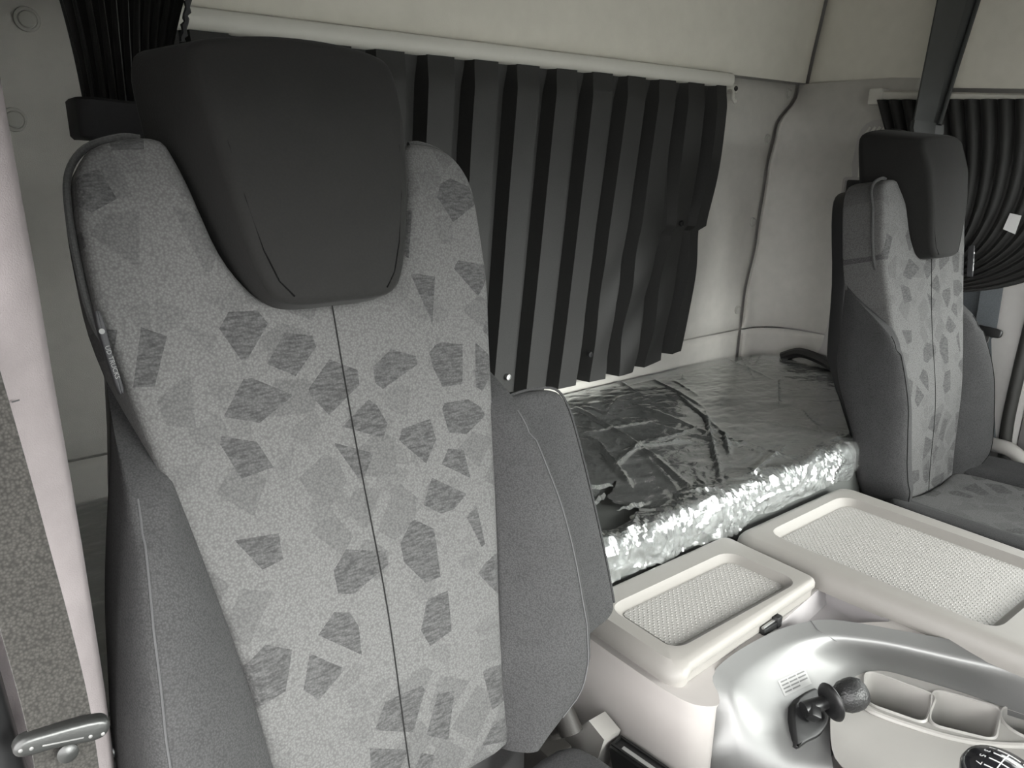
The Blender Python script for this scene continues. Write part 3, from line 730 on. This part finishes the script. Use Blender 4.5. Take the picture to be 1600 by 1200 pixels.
# ================================================================== curtains
def rear_curtain():
    n = 13; x0, x1 = .30, 1.628
    nu, nv = n*20+1, 60
    def wave(ph):
        f = ph % 1.0        # 0..0.6 flat front, then a deep narrow return
        if f < .58: return 1-.10*math.cos((f-.29)/.29*math.pi*.5)*-1*0
        if f < .64: return 1-sstep(.58, .64, f)
        if f < .94: return 0
        return sstep(.94, 1.0, f)
    pin = Vector((1.515, -.150))
    def fn(u, v):
        ph = u*n+.37
        top = x0+(x1-x0)*u
        # hangs narrower towards the hem, drawn back at mid height
        bot = .33+(1.525-.33)*u**1.06
        z = .176-v*(.176+.505)
        xe = top+(bot-top)*v
        # leading edge swings in above the pinch
        edge = sstep(.80, 1.0, u)
        prof = -.035*math.sin(min(1, v/.52)*math.pi)*0+ .03*math.sin(v*math.pi)*edge*(1 if v < .5 else .2)
        x = xe+prof
        amp = .034*(.55+.45*sstep(0, .08, v))
        d = Vector((x, z))-pin; rr = d.length
        pull = math.exp(-(rr/.10)**2)
        x -= d.x*pull*.45; z -= d.y*pull*.15
        amp *= 1-.55*pull
        # slack diagonal folds between the pinch and the lower snap
        dg = (x-1.22)*.70+(z+.444)*-.72
        fold = .006*math.sin(dg*48)*math.exp(-((x-1.36)/.12)**2)*sstep(-.1, -.3, z)
        y = 1.268-amp*(wave(ph)-.5)+fold+.003*noise.noise(Vector((x*6, z*4, u*3)))
        # hem follows the mattress, lifted at the corner
        z += .030*sstep(.86, 1.0, u)*sstep(.5, 1, v)
        x += .004*noise.noise(Vector((ph*.8, z*3, 2)))
        return Vector((x, min(y, 1.294), z))
    return grid(nu, nv, fn)
rcu = tag(obj('window_curtain', rear_curtain(), 'curtain_fabric', smooth=50), 'wide black pleated curtain hanging over the rear window', 'curtain')
for px, py, m_ in ((794, 589, 'steel'), (922, 554, 'black_plastic'), (1066, 349, 'black_plastic')):
    p = at(px, py, y=1.247)
    obj('snap_button', lathe(p, (0, -1, 0), [(.007, -.004), (.0075, .001), (.006, .003), (.0035, .0032), (.003, .002), (.0001, .002)], 16), m_, rcu)

def gathered_curtain():
    n = 11; nu, nv = n*10+1, 50
    yc = 1.02
    def fn(u, v):
        z = .62-v*(.62+.32)
        # half width and centre by height: full above, drawn in at the band
        if z > .04: k = sstep(.04, .42, z); xl = .172-.048*k; xr = .262+.105*k
        else: k = sstep(.04, -.3, z); xl = .172+.045*k; xr = .262-.0*k
        x = xl+(xr-xl)*u; a = .014 if u > .12 else .006
        return Vector((x+.004*math.sin(u*n*2*math.pi+1), yc-a*math.sin(u*n*2*math.pi)-.035*math.sin(u*math.pi), z))
    return grid(nu, nv, fn)
gc = tag(obj('door_curtain', gathered_curtain(), 'curtain_fabric', smooth=70), 'black pleated curtain gathered with a band behind the driver headrest', 'curtain')
bnd = []
for z in (.052, .049, .012, .008):
    rr = .0 if z in (.049, .012) else -.003
    bnd.append([Vector((x, y, z+(.006 if x < .2 else 0))) for x, y in rpoly([(.158-rr, .968-rr), (.272+rr, .955-rr), (.272+rr, 1.05+rr), (.158-rr, 1.05+rr)], .015, 4)])
obj('tie_band', loops_mesh(bnd, True, True), 'black_cloth', gc)
zp = [at(298-13*i/15, -25+90*i/15, y=.985)+Vector((.0012*math.sin(i*2.1), 0, 0)) for i in range(16)]
obj('fastener_strip', tube(zp, [.0028+.0012*(i % 2) for i in range(16)], 6), 'black_cloth', gc)

def side_curtain():
    n = 16; nu, nv = n*8+1, 46
    X = 1.945
    def fn(u, v):
        T = at(1374+420*u**1.15, 156-2*u, x=X)
        Gp = Vector((X, .865-.075*u, -.21-.085*u))
        # leading pleats swing down and back to the tie behind the seat
        mid = Vector((X, T.y*(1-.10)+.0+.02*(1-u), T.z-.20-.17*u))
        if u > .5: mid.y -= .035*(u-.5)
        p = T*(1-v)**2+mid*2*v*(1-v)+Gp*v*v
        amp = .014*(1-.45*v)
        s = math.sin(u*n*2*math.pi)
        return p+Vector((-amp*(s if s > -.4 else -.4), .006*math.cos(u*n*2*math.pi)*(1-v), .0))
    return grid(nu, nv, fn)
sc_ = tag(obj('side_curtain', side_curtain(), 'curtain_fabric', smooth=60), 'black pleated curtain drawn back behind the passenger seat', 'curtain')
q0, q1, q2, q3 = at(1578, 333, x=1.915), at(1596, 337, x=1.915), at(1586, 366, x=1.915), at(1567, 358, x=1.915)
obj('white_tag', thick(([q0, q1, q2, q3], [(0, 1, 2, 3)]), .0012), 'white_print', sc_, smooth=False)

# black folded strap behind the passenger headrest
st = empty('hanging_strap', (1.85, .87, 0.0), 'wide black folded strap hanging from the roof behind the passenger headrest', 'strap')
def strap_sheet(pl, pr, off=0):
    L = []
    for (a, b), (c, d) in zip(pl, pr):
        p = at(a, b, y=.885); q = at(c, d, y=.885-.03); n = Vector((-.3, -1, .1)).normalized()
        k = at(a+(c-a)*.66, b+(d-b)*.66, y=.868)
        L.append([p+n*off, (p+k)/2+n*(off+.004), k+n*(off+.006), k+n*(off+.001)+Vector((.003, 0, 0)), q+n*(off+.002), q-n*.004, p-n*.004])
    return loops_mesh(L, True, True)
obj('strap_webbing', strap_sheet([(1482, -120), (1466, 0), (1446, 100), (1428, 190)], [(1560, -120), (1528, 0), (1496, 100), (1468, 198)]), 'strap_vinyl', st, smooth=30)
obj('strap_edge', tube([at(1561, -120, y=.850), at(1529, 0, y=.850), at(1497, 100, y=.850), at(1468, 195, y=.850)], .005, 8), 'strap_vinyl', st)
obj('strap_loop', strap_sheet([(1426, 188), (1424, 200), (1426, 215)], [(1470, 196), (1470, 208), (1466, 218)], .006), 'strap_vinyl', st, smooth=30)
obj('strap_tail', strap_sheet([(1418, 214), (1412, 235), (1405, 275)], [(1466, 217), (1462, 240), (1456, 275)], .0), 'strap_vinyl', st, smooth=30)
obj('strap_tail', strap_sheet([(1396, 200), (1394, 240), (1392, 275)], [(1420, 205), (1414, 235), (1408, 275)], -.005), 'strap_vinyl', st, smooth=30)

# ================================================================== passenger side fittings
v_ = empty('air_vent', (1.98, 1.06, -.05), 'tall ribbed grey air outlet on the passenger side wall', 'air vent')
vo = [(1.090, -.045), (1.094, .04), (1.085, .082), (1.06, .100), (1.02, .102), (1.005, .10), (1.005, -.045)]
obj('vent_frame', slab(vo, lambda a, b, c: Vector((c, a, b)), lambda a, b: 1.972, 1.99, -.004, g=.2, sm=2), 'grey_wall_plastic', v_)
for i in range(6):
    y = 1.077-i*.013
    obj('slat', tube(spline([(1.971, y, -.040), (1.969, y, .02), (1.969, y-.002, .065), (1.971, y-.012, .088)], 4), .0034, 8), 'rail_plastic', v_)
cb = empty('control_panel', (1.97, 1.07, -.125), 'black control panel with pale frame on the wall behind the passenger seat', 'control panel')
fo = [at(1312, 277, x=1.965), at(1372, 277, x=1.965), at(1372, 333, x=1.965), at(1307, 333, x=1.965)]
ya, yb_, za, zb = 1.115, 1.000, -.122, -.036
fl_ = rpoly([(ya, zb), (yb_, zb), (yb_, za), (ya, za)], .010, 5); fi = rpoly([(ya-.008, zb-.007), (yb_+.008, zb-.007), (yb_+.008, za+.007), (ya-.008, za+.007)], .007, 5)
obj('panel_frame', loops_mesh([[Vector((1.988, a, b)) for a, b in fl_], [Vector((1.962, a, b)) for a, b in fl_], [Vector((1.959, a*.98+1.06*.02, b)) for a, b in fl_], [Vector((1.959, a, b)) for a, b in fi], [Vector((1.968, a, b)) for a, b in fi]]), 'panel_plastic', cb, smooth=30)
obj('panel_face', loops_mesh([[Vector((1.968, a, b)) for a, b in fi], [Vector((1.985, a, b)) for a, b in fi]], True, True), 'black_plastic', cb)
for i in range(5):
    for j in range(2):
        y = 1.098-i*.019; z = -.062-j*.028
        obj('button', box(1.962, 1.970, y-.013, y, z-.018, z, .002), 'grained_rubber', cb)
obj('hook', lathe((1.962, 1.102, -.137), (-1, 0, 0), [(.005, -.02), (.005, .004), (.003, .006)], 10), 'black_plastic', cb)
# lower moulding at the foot of the side wall
ft = [at(1297, 492, x=1.93), at(1330, 470, x=1.93), at(1330, 590, x=1.93), at(1303, 583, x=1.93), at(1266, 571, x=1.93), at(1284, 540, x=1.93)]
tag(obj('trim_6', thick((ft+[], [tuple(range(6))]), .012), 'grey_wall_plastic', smooth=False), 'pale triangular moulding at the foot of the passenger side wall', kind='structure')
tag(obj('belt_anchor', join(tube(spline([at(1222, 558, x=1.90), at(1250, 551, x=1.91), at(1285, 563, x=1.90), at(1306, 576, x=1.88)], 5), .014, 8), box(1.86, 1.90, .98, 1.03, -.530, -.505, .005)), 'black_plastic'), 'black belt anchor at the mattress corner behind the passenger seat', 'belt anchor')

# passenger door and its frame
dr = tag(obj('door_1', join(box(2.03, 2.09, -.55, .62, FL+.05, -.30, .01), box(2.03, 2.09, .57, .62, -.30, .30), box(2.03, 2.09, -.55, -.48, -.30, .30), box(2.03, 2.09, -.55, .62, .27, .31)), 'door_plastic', smooth=30), 'dark grey passenger door', kind='structure')
obj('window_pane', box(2.055, 2.060, -.48, .57, -.31, .28), 'window_glass', dr, smooth=False)
obj('tan_strip', tube([at(1598, 556, x=2.022), at(1590, 610, x=2.022), at(1583, 668, x=2.022)], .006, 6), 'tan_strip', dr)
tag(obj('trim_7', tube(spline([at(1640, 380, x=1.998), at(1612, 500, x=1.998), at(1590, 590, x=1.998), at(1572, 680, x=1.998), at(1566, 790, x=1.998), at(1562, 900, x=1.998)], 6), .014, 10), 'seal_rubber'), 'dark rubber seal round the passenger door opening', kind='structure')
hn = empty('grab_handle', at(1548, 695, x=1.97), 'pale grey curved grab handle beside the passenger seat', 'handle')
hp_ = spline([at(1528, 690, x=1.985), at(1548, 694, x=1.955), at(1580, 704, x=1.94), at(1602, 730, x=1.935), at(1612, 780, x=1.94), at(1612, 860, x=1.96)], 7)
obj('handle_bar', tube(hp_, .017, 12), 'panel_plastic', hn)
obj('screw_cover', lathe(at(1541, 697, x=1.945), (-1, -.3, 0), [(.008, -.01), (.008, .0), (.006, .002)], 12), 'black_plastic', hn)
tag(obj('trim_clip', clip_at(at(1545, 722, x=1.998), (-1, 0, 0), .013), 'panel_plastic'), 'round pale clip on the pillar below the grab handle', 'clip')
# bracketry beside the passenger seat
bk = empty('belt_buckle_stalk', at(1530, 770, x=1.93), 'bare steel stalk and bracket between the passenger seat and door', 'bracket')
obj('stalk', tube(spline([at(1527, 735, x=1.93), at(1538, 765, x=1.93), at(1560, 800, x=1.93)], 4), .006, 8), 'steel', bk)
obj('rod', tube(spline([at(1505, 765, x=1.915), at(1530, 762, x=1.915), at(1545, 775, x=1.91)], 4), .005, 8), 'steel', bk)
obj('stalk_foot', box(1.915, 1.945, .55, .60, -.90, -.78, .004), 'dark_steel', bk)

# ================================================================== centre console
con = empty('centre_console', (1.0, .45, FL), 'pale grey engine tunnel console between the two seats', 'console')
ZT = -.60
body = [(.640, .692), (.640, .600), (.642, .520), (.650, .478), (.672, .458), (.690, .470), (.712, .496), (.764, .508), (.848, .507), (.910, .492), (.945, .474), (1.0, .404), (1.05, .338), (1.092, .270), (1.16, .12), (1.22, -.10), (1.352, -.10), (1.352, .692)]
bsm = spline([(a, b, 0) for a, b in body[1:16]], 4)+[Vector((a, b, 0)) for a, b in body[16:]+body[:1]]
bl_ = [(p.x, p.y) for p in bsm]
def zdeck(a, b): return -.632
L0 = [Vector((a, b, FL)) for a, b in bl_]; L1 = [Vector((a, b, zdeck(a, b)-.006)) for a, b in bl_]; L2 = [Vector((1.0+(a-1.0)*.992, .3+(b-.3)*.99, zdeck(a, b))) for a, b in bl_]
PKT = ccw(rpoly([tuple(at(*p, z=-.632).xy) for p in ((1291, 910), (1392, 971), (1300, 975), (1208, 984))], [.006, .004, .004, .006], 5))
BODY_LOOPS = (L0, L1, L2)
def tray_cover(name, top, rt, hole, rh, dep, skirts, wall=.013):
    ol = rpoly(top, rt, 8); hl = rpoly(hole, rh, 8); fl = offset2(ccw(hl), -wall)
    ol, hl = ccw(ol), ccw(hl)
    o = 0
    Ls = [[Vector((a, b, ZT-dep)) for a, b in fl], [Vector((a, b, ZT-dep+.0015)) for a, b in offset2(hl, -wall+.003)], [Vector((a, b, ZT-.003)) for a, b in offset2(hl, -.0015)], [Vector((a, b, ZT)) for a, b in offset2(hl, .0015)], [Vector((a, b, ZT)) for a, b in ol]]
    for d, z in skirts: Ls.append([Vector((a, b, ZT+z)) for a, b in offset2(ol, d)])
    Ls.insert(0, [Vector((hc_[0]+(a-hc_[0])*.02, hc_[1]+(b-hc_[1])*.02, ZT-dep)) for hc_ in [(sum(p[0] for p in fl)/len(fl), sum(p[1] for p in fl)/len(fl))] for a, b in fl])
    if len(skirts) == 7:      # the small lid droops over the tunnel's left flank, most at its front corner
        for l in Ls[6:]:
            for p in l:
                t = sstep(.664, .650, p.x); q = sstep(.70, .648, p.x)*sstep(.545, .505, p.y)
                p.z -= .010*t+.006*q; p.x -= .004*t; p.y -= .016*q
    c = obj(name, loops_mesh(Ls), 'console_plastic', con, smooth=40)
    mp_ = [Vector((a, b, ZT-dep+.0006)) for a, b in offset2(fl, -.001)]; n_ = len(mp_); ce_ = sum(mp_, Vector())/n_
    obj('tray_mat', (mp_+[ce_], [(i, (i+1) % n_, n_) for i in range(n_)]), 'tray_mat', c)
    return c
sk = [(.003, -.0006), (.006, -.003), (.0078, -.0068), (.0080, -.0125), (.0068, -.0142), (.004, -.0145), (.004, -.030)]
tray_cover('lid', [(.660, .684), (.660, .5145), (.985, .526), (.985, .684)], [.012, .020, .008, .012], [(.682, .652), (.682, .520+.012), (.958, .532), (.950, .652)], [.026, .026, .026, .030], .010, sk, .011)
sk2 = [(.006, -.0012), (.012, -.005), (.017, -.012), (.020, -.024), (.020, -.034)]
tray_cover('lid', [(1.022, .672), (1.085, -.08), (1.335, -.08), (1.335, .672)], [.02, .01, .01, .02], [(1.058, .652), (1.064, .302), (1.312, .302), (1.303, .655)], [.028, .030, .030, .036], .012, sk2, .012)
# body top with a recessed pocket in front of the small lid
def panel_with_holes(outer_, holes, z, th=0):
    bm = bmesh.new(); edges = []
    for lp_ in [outer_]+holes:
        vv = [bm.verts.new((a, b, z)) for a, b in lp_]
        edges += [bm.edges.new((vv[i-1], vv[i])) for i in range(len(vv))]
    bmesh.ops.triangle_fill(bm, use_beauty=True, use_dissolve=False, edges=edges)
    bm.verts.index_update(); r_ = [v.co.copy() for v in bm.verts], [tuple(v.index for v in f.verts) for f in bm.faces]; bm.free(); return r_
bo_ = obj('body', join(loops_mesh([L0, L1, L2], True, False), panel_with_holes([(p.x, p.y) for p in L2], [PKT], -.632)), 'console_side_plastic', con, smooth=50)
obj('pocket', loops_mesh([[Vector((a, b, -.6318)) for a, b in offset2(PKT, .002)], [Vector((a, b, -.633)) for a, b in PKT], [Vector((a, b, -.655)) for a, b in offset2(PKT, -.004)], [Vector((a, b, -.660)) for a, b in offset2(PKT, -.010)]], False, True), 'pocket_plastic', bo_, smooth=40)
ct = obj('catch', box(.842, .872, .506, .524, -.634, -.622, .002), 'black_plastic', con)
obj('catch_tab', box(.872, .884, .506, .517, -.634, -.616, .002), 'black_plastic', ct)
obj('catch_pin', tube([(.842, .510, -.6215), (.872, .512, -.6215)], .0022, 8), 'steel', ct)

# silver bezel: stations of outer edge, ridge, inner edge
ST = [  # (outer px, z/x), (ridge), (inner)
    (at(1104, 1330, x=.680), at(1212, 1330, x=.712), at(1330, 1330, x=.775)),
    (at(1105, 1200, x=.680), at(1183, 1200, x=.715), at(1302, 1200, z=-.712)),
    (at(1106, 1130, x=.697), at(1166, 1132, x=.722), at(1296, 1135, z=-.706)),
    (at(1110, 1062, z=-.638), at(1160, 1085, z=-.652), at(1303, 1098, z=-.702)),
    (at(1140, 1026, z=-.628), at(1180, 1055, z=-.645), at(1314, 1078, z=-.700)),
    (at(1200, 991, z=-.626), at(1228, 1020, z=-.640), at(1330, 1062, z=-.698)),
    (at(1245, 975, z=-.625), at(1262, 1006, z=-.638), at(1345, 1052, z=-.696)),
    (at(1290, 968, z=-.624), at(1300, 1000, z=-.637), at(1360, 1046, z=-.694)),
    (at(1345, 974, z=-.624), at(1345, 1004, z=-.637), at(1385, 1044, z=-.692)),
    (at(1400, 984, z=-.624), at(1398, 1012, z=-.637), at(1425, 1052, z=-.690)),
    (at(1500, 1002, z=-.624), at(1500, 1034, z=-.637), at(1510, 1075, z=-.688)),
    (at(1600, 1022, z=-.624), at(1600, 1053, z=-.637), at(1600, 1105, z=-.686)),
    (at(1740, 1055, z=-.628), at(1740, 1085, z=-.640), at(1740, 1145, z=-.686)),
]
def bezel():
    O = spline([s[0] for s in ST], 4); Rg = spline([s[1] for s in ST], 4); I = spline([s[2] for s in ST], 4); L = []
    for o, r_, i in zip(O, Rg, I):
        row = [o+Vector((0, 0, -.012)), o]
        # rounded ridge
        c1 = o*.45+r_*.55; c2 = r_*.62+i*.38
        up = ((r_-o).cross(i-r_)); 
        for k in range(9):
            t = k/8; p = c1*(1-t)**2+(r_+(r_-(c1+c2)/2)*.35)*2*t*(1-t)+c2*t*t; row.append(p)
        row += [r_*.3+i*.7, i, i+Vector((0, .004, -.02))]
        L.append(row)
    n = len(L[0]); V = [p for l in L for p in l]; Fs = []
    for j in range(len(L)-1):
        for k in range(n-1): Fs.append((j*n+k, j*n+k+1, (j+1)*n+k+1, (j+1)*n+k))
    return (V, Fs), I, O, Rg
bz, INN, OUT, RID = bezel()
bzo = obj('silver_bezel', bz, 'silver_paint', con, smooth=60)
j_ = 26
obj('joint_line', tube([OUT[j_]+Vector((0, 0, .0004)), OUT[j_]*.5+RID[j_+1]*.5+Vector((0, 0, .0012)), RID[j_+2]*.9+INN[j_+2]*.1+Vector((0, -.001, .003))], .0006, 5), 'grey_print', bzo)
# warning label on the bezel
def face_pt(px, py):
    """point on the forward facing silver face at a pixel: nearest of bezel facets by ray cast"""
    from mathutils.bvhtree import BVHTree
    global _BV
    try: _BV
    except NameError: _BV = BVHTree.FromPolygons([tuple(v) for v in bz[0]], bz[1])
    d = ray(px, py).normalized(); h = _BV.ray_cast(Vector((0, 0, 0)), d)
    n = h[1] if h[1].dot(d) < 0 else -h[1]
    return h[0], n
def on_bezel(pts, lift=.0004):
    out = []
    for p in pts:
        h, n = face_pt(*p); out.append(h+n*lift)
    return out
lb = obj('warning_label', grid(5, 5, lambda u, v: on_bezel([(1215+42*u+11*v, 1064-20*u+24*v)])[0]), 'label_film', con)
for k in range(4):
    for a, b in ((.06, .30), (.34, .62), (.66, .94)):
        if k == 3 and a > .6: continue
        v0 = .10+.22*k
        obj('print_line', grid(4, 2, lambda u, v: on_bezel([(1215+42*(a+(b-a)*u)+11*(v0+.09*v), 1064-20*(a+(b-a)*u)+24*(v0+.09*v))], .0008)[0]), 'grey_print', lb)
# pale inner panel with cup wells
inn2 = [Vector((p.x, p.y, 0)) for p in INN]
def zp_(x, y): return -.700+.012*sstep(.86, 1.04, x)-.012*sstep(.36, .2, y)*0
cups = []
CUPC = [[(1352, 1062), (1372, 1050), (1448, 1082), (1452, 1096), (1436, 1125), (1362, 1100)], [(1458, 1100), (1474, 1083), (1550, 1108), (1556, 1116), (1548, 1150), (1460, 1130)]]
def px_loop(pts, z, sm=5):
    P = [at(a, b, z=z) for a, b in pts]; return [(p.x, p.y) for p in spline(P, sm, True)]
ZPn = -.697
outer = [(p.x, p.y) for p in INN]
ext = [(1.16, -.05), (.80, -.05), (.76, .20)]
pan = ccw([(a, b) for a, b in outer]+ext)
h1 = ccw(rpoly([tuple(at(*p, z=ZPn).xy) for p in ((1352, 1048), (1460, 1088), (1443, 1130), (1352, 1098))], [.020, .012, .012, .016], 7))
h2 = ccw(rpoly([tuple(at(*p, z=ZPn).xy) for p in ((1458, 1078), (1562, 1108), (1552, 1156), (1454, 1132))], [.018, .012, .012, .014], 7))
cc = at(1607, 1131, z=ZPn); h3 = [(cc.x+.030*math.cos(t*math.pi/12), cc.y+.030*math.sin(t*math.pi/12)) for t in range(24)]
ipn = obj('inner_panel', panel_with_holes(pan, [h1, h2, h3], ZPn, 0), 'panel_plastic', con, smooth=False)
for h in (h1, h2, h3):
    up = offset2(h, .004)
    w_ = obj('cup_well', loops_mesh([[Vector((a, b, ZPn+.0002)) for a, b in up], [Vector((a, b, ZPn+.003)) for a, b in offset2(h, .002)], [Vector((a, b, ZPn+.002)) for a, b in h], [Vector((a, b, ZPn-.012)) for a, b in offset2(h, -.001)], [Vector((a, b, ZPn-.085)) for a, b in offset2(h, -.004)], [Vector((a, b, ZPn-.095)) for a, b in offset2(h, -.012)]], False, True), 'panel_plastic', ipn, smooth=50)
rimp = spline([at(1330, 1085, z=ZPn+.001), at(1362, 1112, z=ZPn+.001), at(1440, 1140, z=ZPn+.001), at(1500, 1156, z=ZPn+.001), at(1560, 1164, z=ZPn+.001), at(1640, 1166, z=ZPn+.001)], 6)
obj('raised_rim', tube(rimp, .0045, 8), 'panel_plastic', ipn)
obj('lower_front', loops_mesh([[Vector((a, b, FL)) for a, b in pan], [Vector((a, b, ZPn-.12)) for a, b in pan]], True, True), 'console_side_plastic', con)

# black lever on the bezel
lv = empty('brake_lever', face_pt(1262, 1130)[0], 'black hand lever with grained round knob on the silver bezel', 'lever')
hp0, hn0 = face_pt(1258, 1130)
ho_ = [(1232, 1105), (1262, 1080), (1272, 1083), (1285, 1102), (1287, 1130), (1280, 1150), (1262, 1160), (1244, 1171), (1239, 1160)]
P3 = [face_pt(*p)[0] for p in ho_]; axx = (P3[4]-P3[0]); axx = (axx-hn0*axx.dot(hn0)).normalized(); ayy = hn0.cross(axx)
Mh = frame_M(hp0, axx, ayy, hn0); Mi = Mh.inverted()
o2 = [((Mi @ p).x, (Mi @ p).y) for p in P3]
cen = (sum(p[0] for p in o2)/len(o2), sum(p[1] for p in o2)/len(o2))
obj('housing', slab(o2, lambda a, b, c: Mh @ Vector((a, b, c)), lambda a, b: .013-.25*abs(b-cen[1])*.5, -.006, .004, g=.02, sm=3), 'black_plastic', lv)
s0 = hp0+hn0*.010
root_ = at(1262, 1107, y=s0.y+.004); tip = at(1322, 1085, y=s0.y-.016)
axl = (tip-root_).normalized()
obj('lever_arm', tube([root_-axl*.006, root_+axl*.012, root_+axl*.03, tip], [.010, .0095, .0085, .008], 12), 'black_plastic', lv)
obj('bracket_plate', box(-.007, .007, -.010, .008, .006, .022, .002, 2, frame_M(hp0+(root_-hp0)*.5, axx, ayy, hn0)), 'black_plastic', lv)
rg = at(1299, 1097, y=s0.y-.012)
obj('collar_ring', lathe(rg, axl, [(.009, -.005), (.019, -.0045), (.0235, -.0022), (.0245, .0), (.0235, .0018), (.019, .002), (.0095, -.001)], 28), 'black_plastic', lv)
L_t = (tip-rg).length
obj('knob', lathe(rg, axl, [(.009, -.002), (.0115, L_t*.30), (.0165, L_t*.50), (.0203, L_t*.75), (.0213, L_t*1.05), (.0206, L_t*1.35), (.0170, L_t*1.62), (.010, L_t*1.76), (.0001, L_t*1.80)], 28), 'grained_rubber', lv)

# gear stick
kc = at(1567, 1190, z=-.600)
gs = empty('gear_stick', (kc.x, kc.y, ZPn), 'glossy black gear knob with white shift pattern beside the cup wells', 'gear stick')
dome = lambda rr: .010*(1-(rr/.034)**2)
prof = [(.010, -.060), (.013, -.050), (.022, -.042), (.031, -.030), (.0365, -.016), (.0370, -.008), (.034, -.001)]+[(rr, dome(rr)-.001) for rr in (.030, .024, .018, .012, .006, .0001)]
kn = obj('gear_knob', lathe(kc-Vector((0, 0, .008)), (0, 0, 1), prof, 36), 'gloss_black', gs)
obj('shaft', tube([(kc.x, kc.y, ZPn-.02), (kc.x, kc.y, kc.z-.06)], .009, 12), 'black_plastic', gs)
obj('boot', lathe((kc.x, kc.y, ZPn), (0, 0, 1), [(.05, 0), (.046, .008), (.036, .011), (.038, .017), (.028, .022), (.028, .028), (.016, .034), (.012, .036)], 28), 'black_plastic', gs)
Mk = frame_M((kc.x, kc.y, kc.z-.009), (-1, 0, 0), (0, -1, 0), (0, 0, 1))
def todome(off):
    def f(p):
        q = Vector((p.x+off[0], p.y+off[1])); return Vector((q.x, q.y, dome(min(q.length, .033))+.0004+p.z))
    return f
let = []
for s, x, y in (('1', -.017, -.0165), ('3', -.0057, -.0175), ('5', .0057, -.0175), ('7', .017, -.0165), ('2', -.017, .0165), ('4', -.0057, .0175), ('6', .0057, .0175), ('R', .017, .0165)):
    let.append(text_mesh(s, .0085, Mk, .0001, todome((x, y))))
def dl(a, b): return tube([Mk @ todome((0, 0))(Vector((a[0]+(b[0]-a[0])*t/8, a[1]+(b[1]-a[1])*t/8, 0))) for t in range(9)], .0006, 5)
for x in (-.017, -.0057, .0057, .017): let.append(dl((x, -.011), (x, .011)))
let.append(dl((-.017, 0), (.017, 0)))
obj('shift_pattern', join(*let), 'white_print', kn, smooth=False)

# black buckle box and pale bracket at the foot of the driver seat
bb = empty('buckle_box', at(975, 1175, x=.60), 'black plastic seat switch box with pale label strip beside the console', 'switch box')
q = [at(946, 1163, z=-.735), at(970, 1146, z=-.730), at(1060, 1207, z=-.722), at(1030, 1225, z=-.728)]
ax = (q[2]-q[1]); Lb = ax.length; ax.normalize(); ay = (q[0]-q[1]); ay = (ay-ax*ay.dot(ax)); Wb = ay.length; ay.normalize(); az = ax.cross(ay); az = az if az.z > 0 else -az
Mb = frame_M(q[1], ax, ay, az)
obj('housing', box(0, Lb, 0, Wb, -.06, 0, .004, 2, Mb), 'black_plastic', bb)
obj('top_rim', join(box(.004, Lb-.004, .003, .006, 0, .002, 0, 1, Mb), box(.004, Lb-.004, Wb-.007, Wb-.004, 0, .002, 0, 1, Mb), box(.003, .006, .004, Wb-.004, 0, .002, 0, 1, Mb)), 'black_plastic', bb, smooth=False)
obj('label_strip', box(.018, Lb*.9, Wb*.50, Wb*.72, -.001, .0006, 0, 1, Mb), 'label_film', bb, smooth=False)
br = empty('floor_bracket', at(910, 1160, x=.61), 'pale grey plastic bracket at the foot of the console', 'bracket')
bq = [at(872, 1160, x=.600), at(920, 1126, x=.600), at(944, 1156, x=.600), at(926, 1210, x=.600), at(872, 1220, x=.600)]
obj('bracket_shell', thick((bq, [tuple(range(5))]), .030), 'panel_plastic', br, smooth=False)

# ------------------------------------------------------------------ lift everything so the floor is at zero
for o in list(COL.objects):
    if o.parent is None and o.type != 'CAMERA': o.location.z += ZO
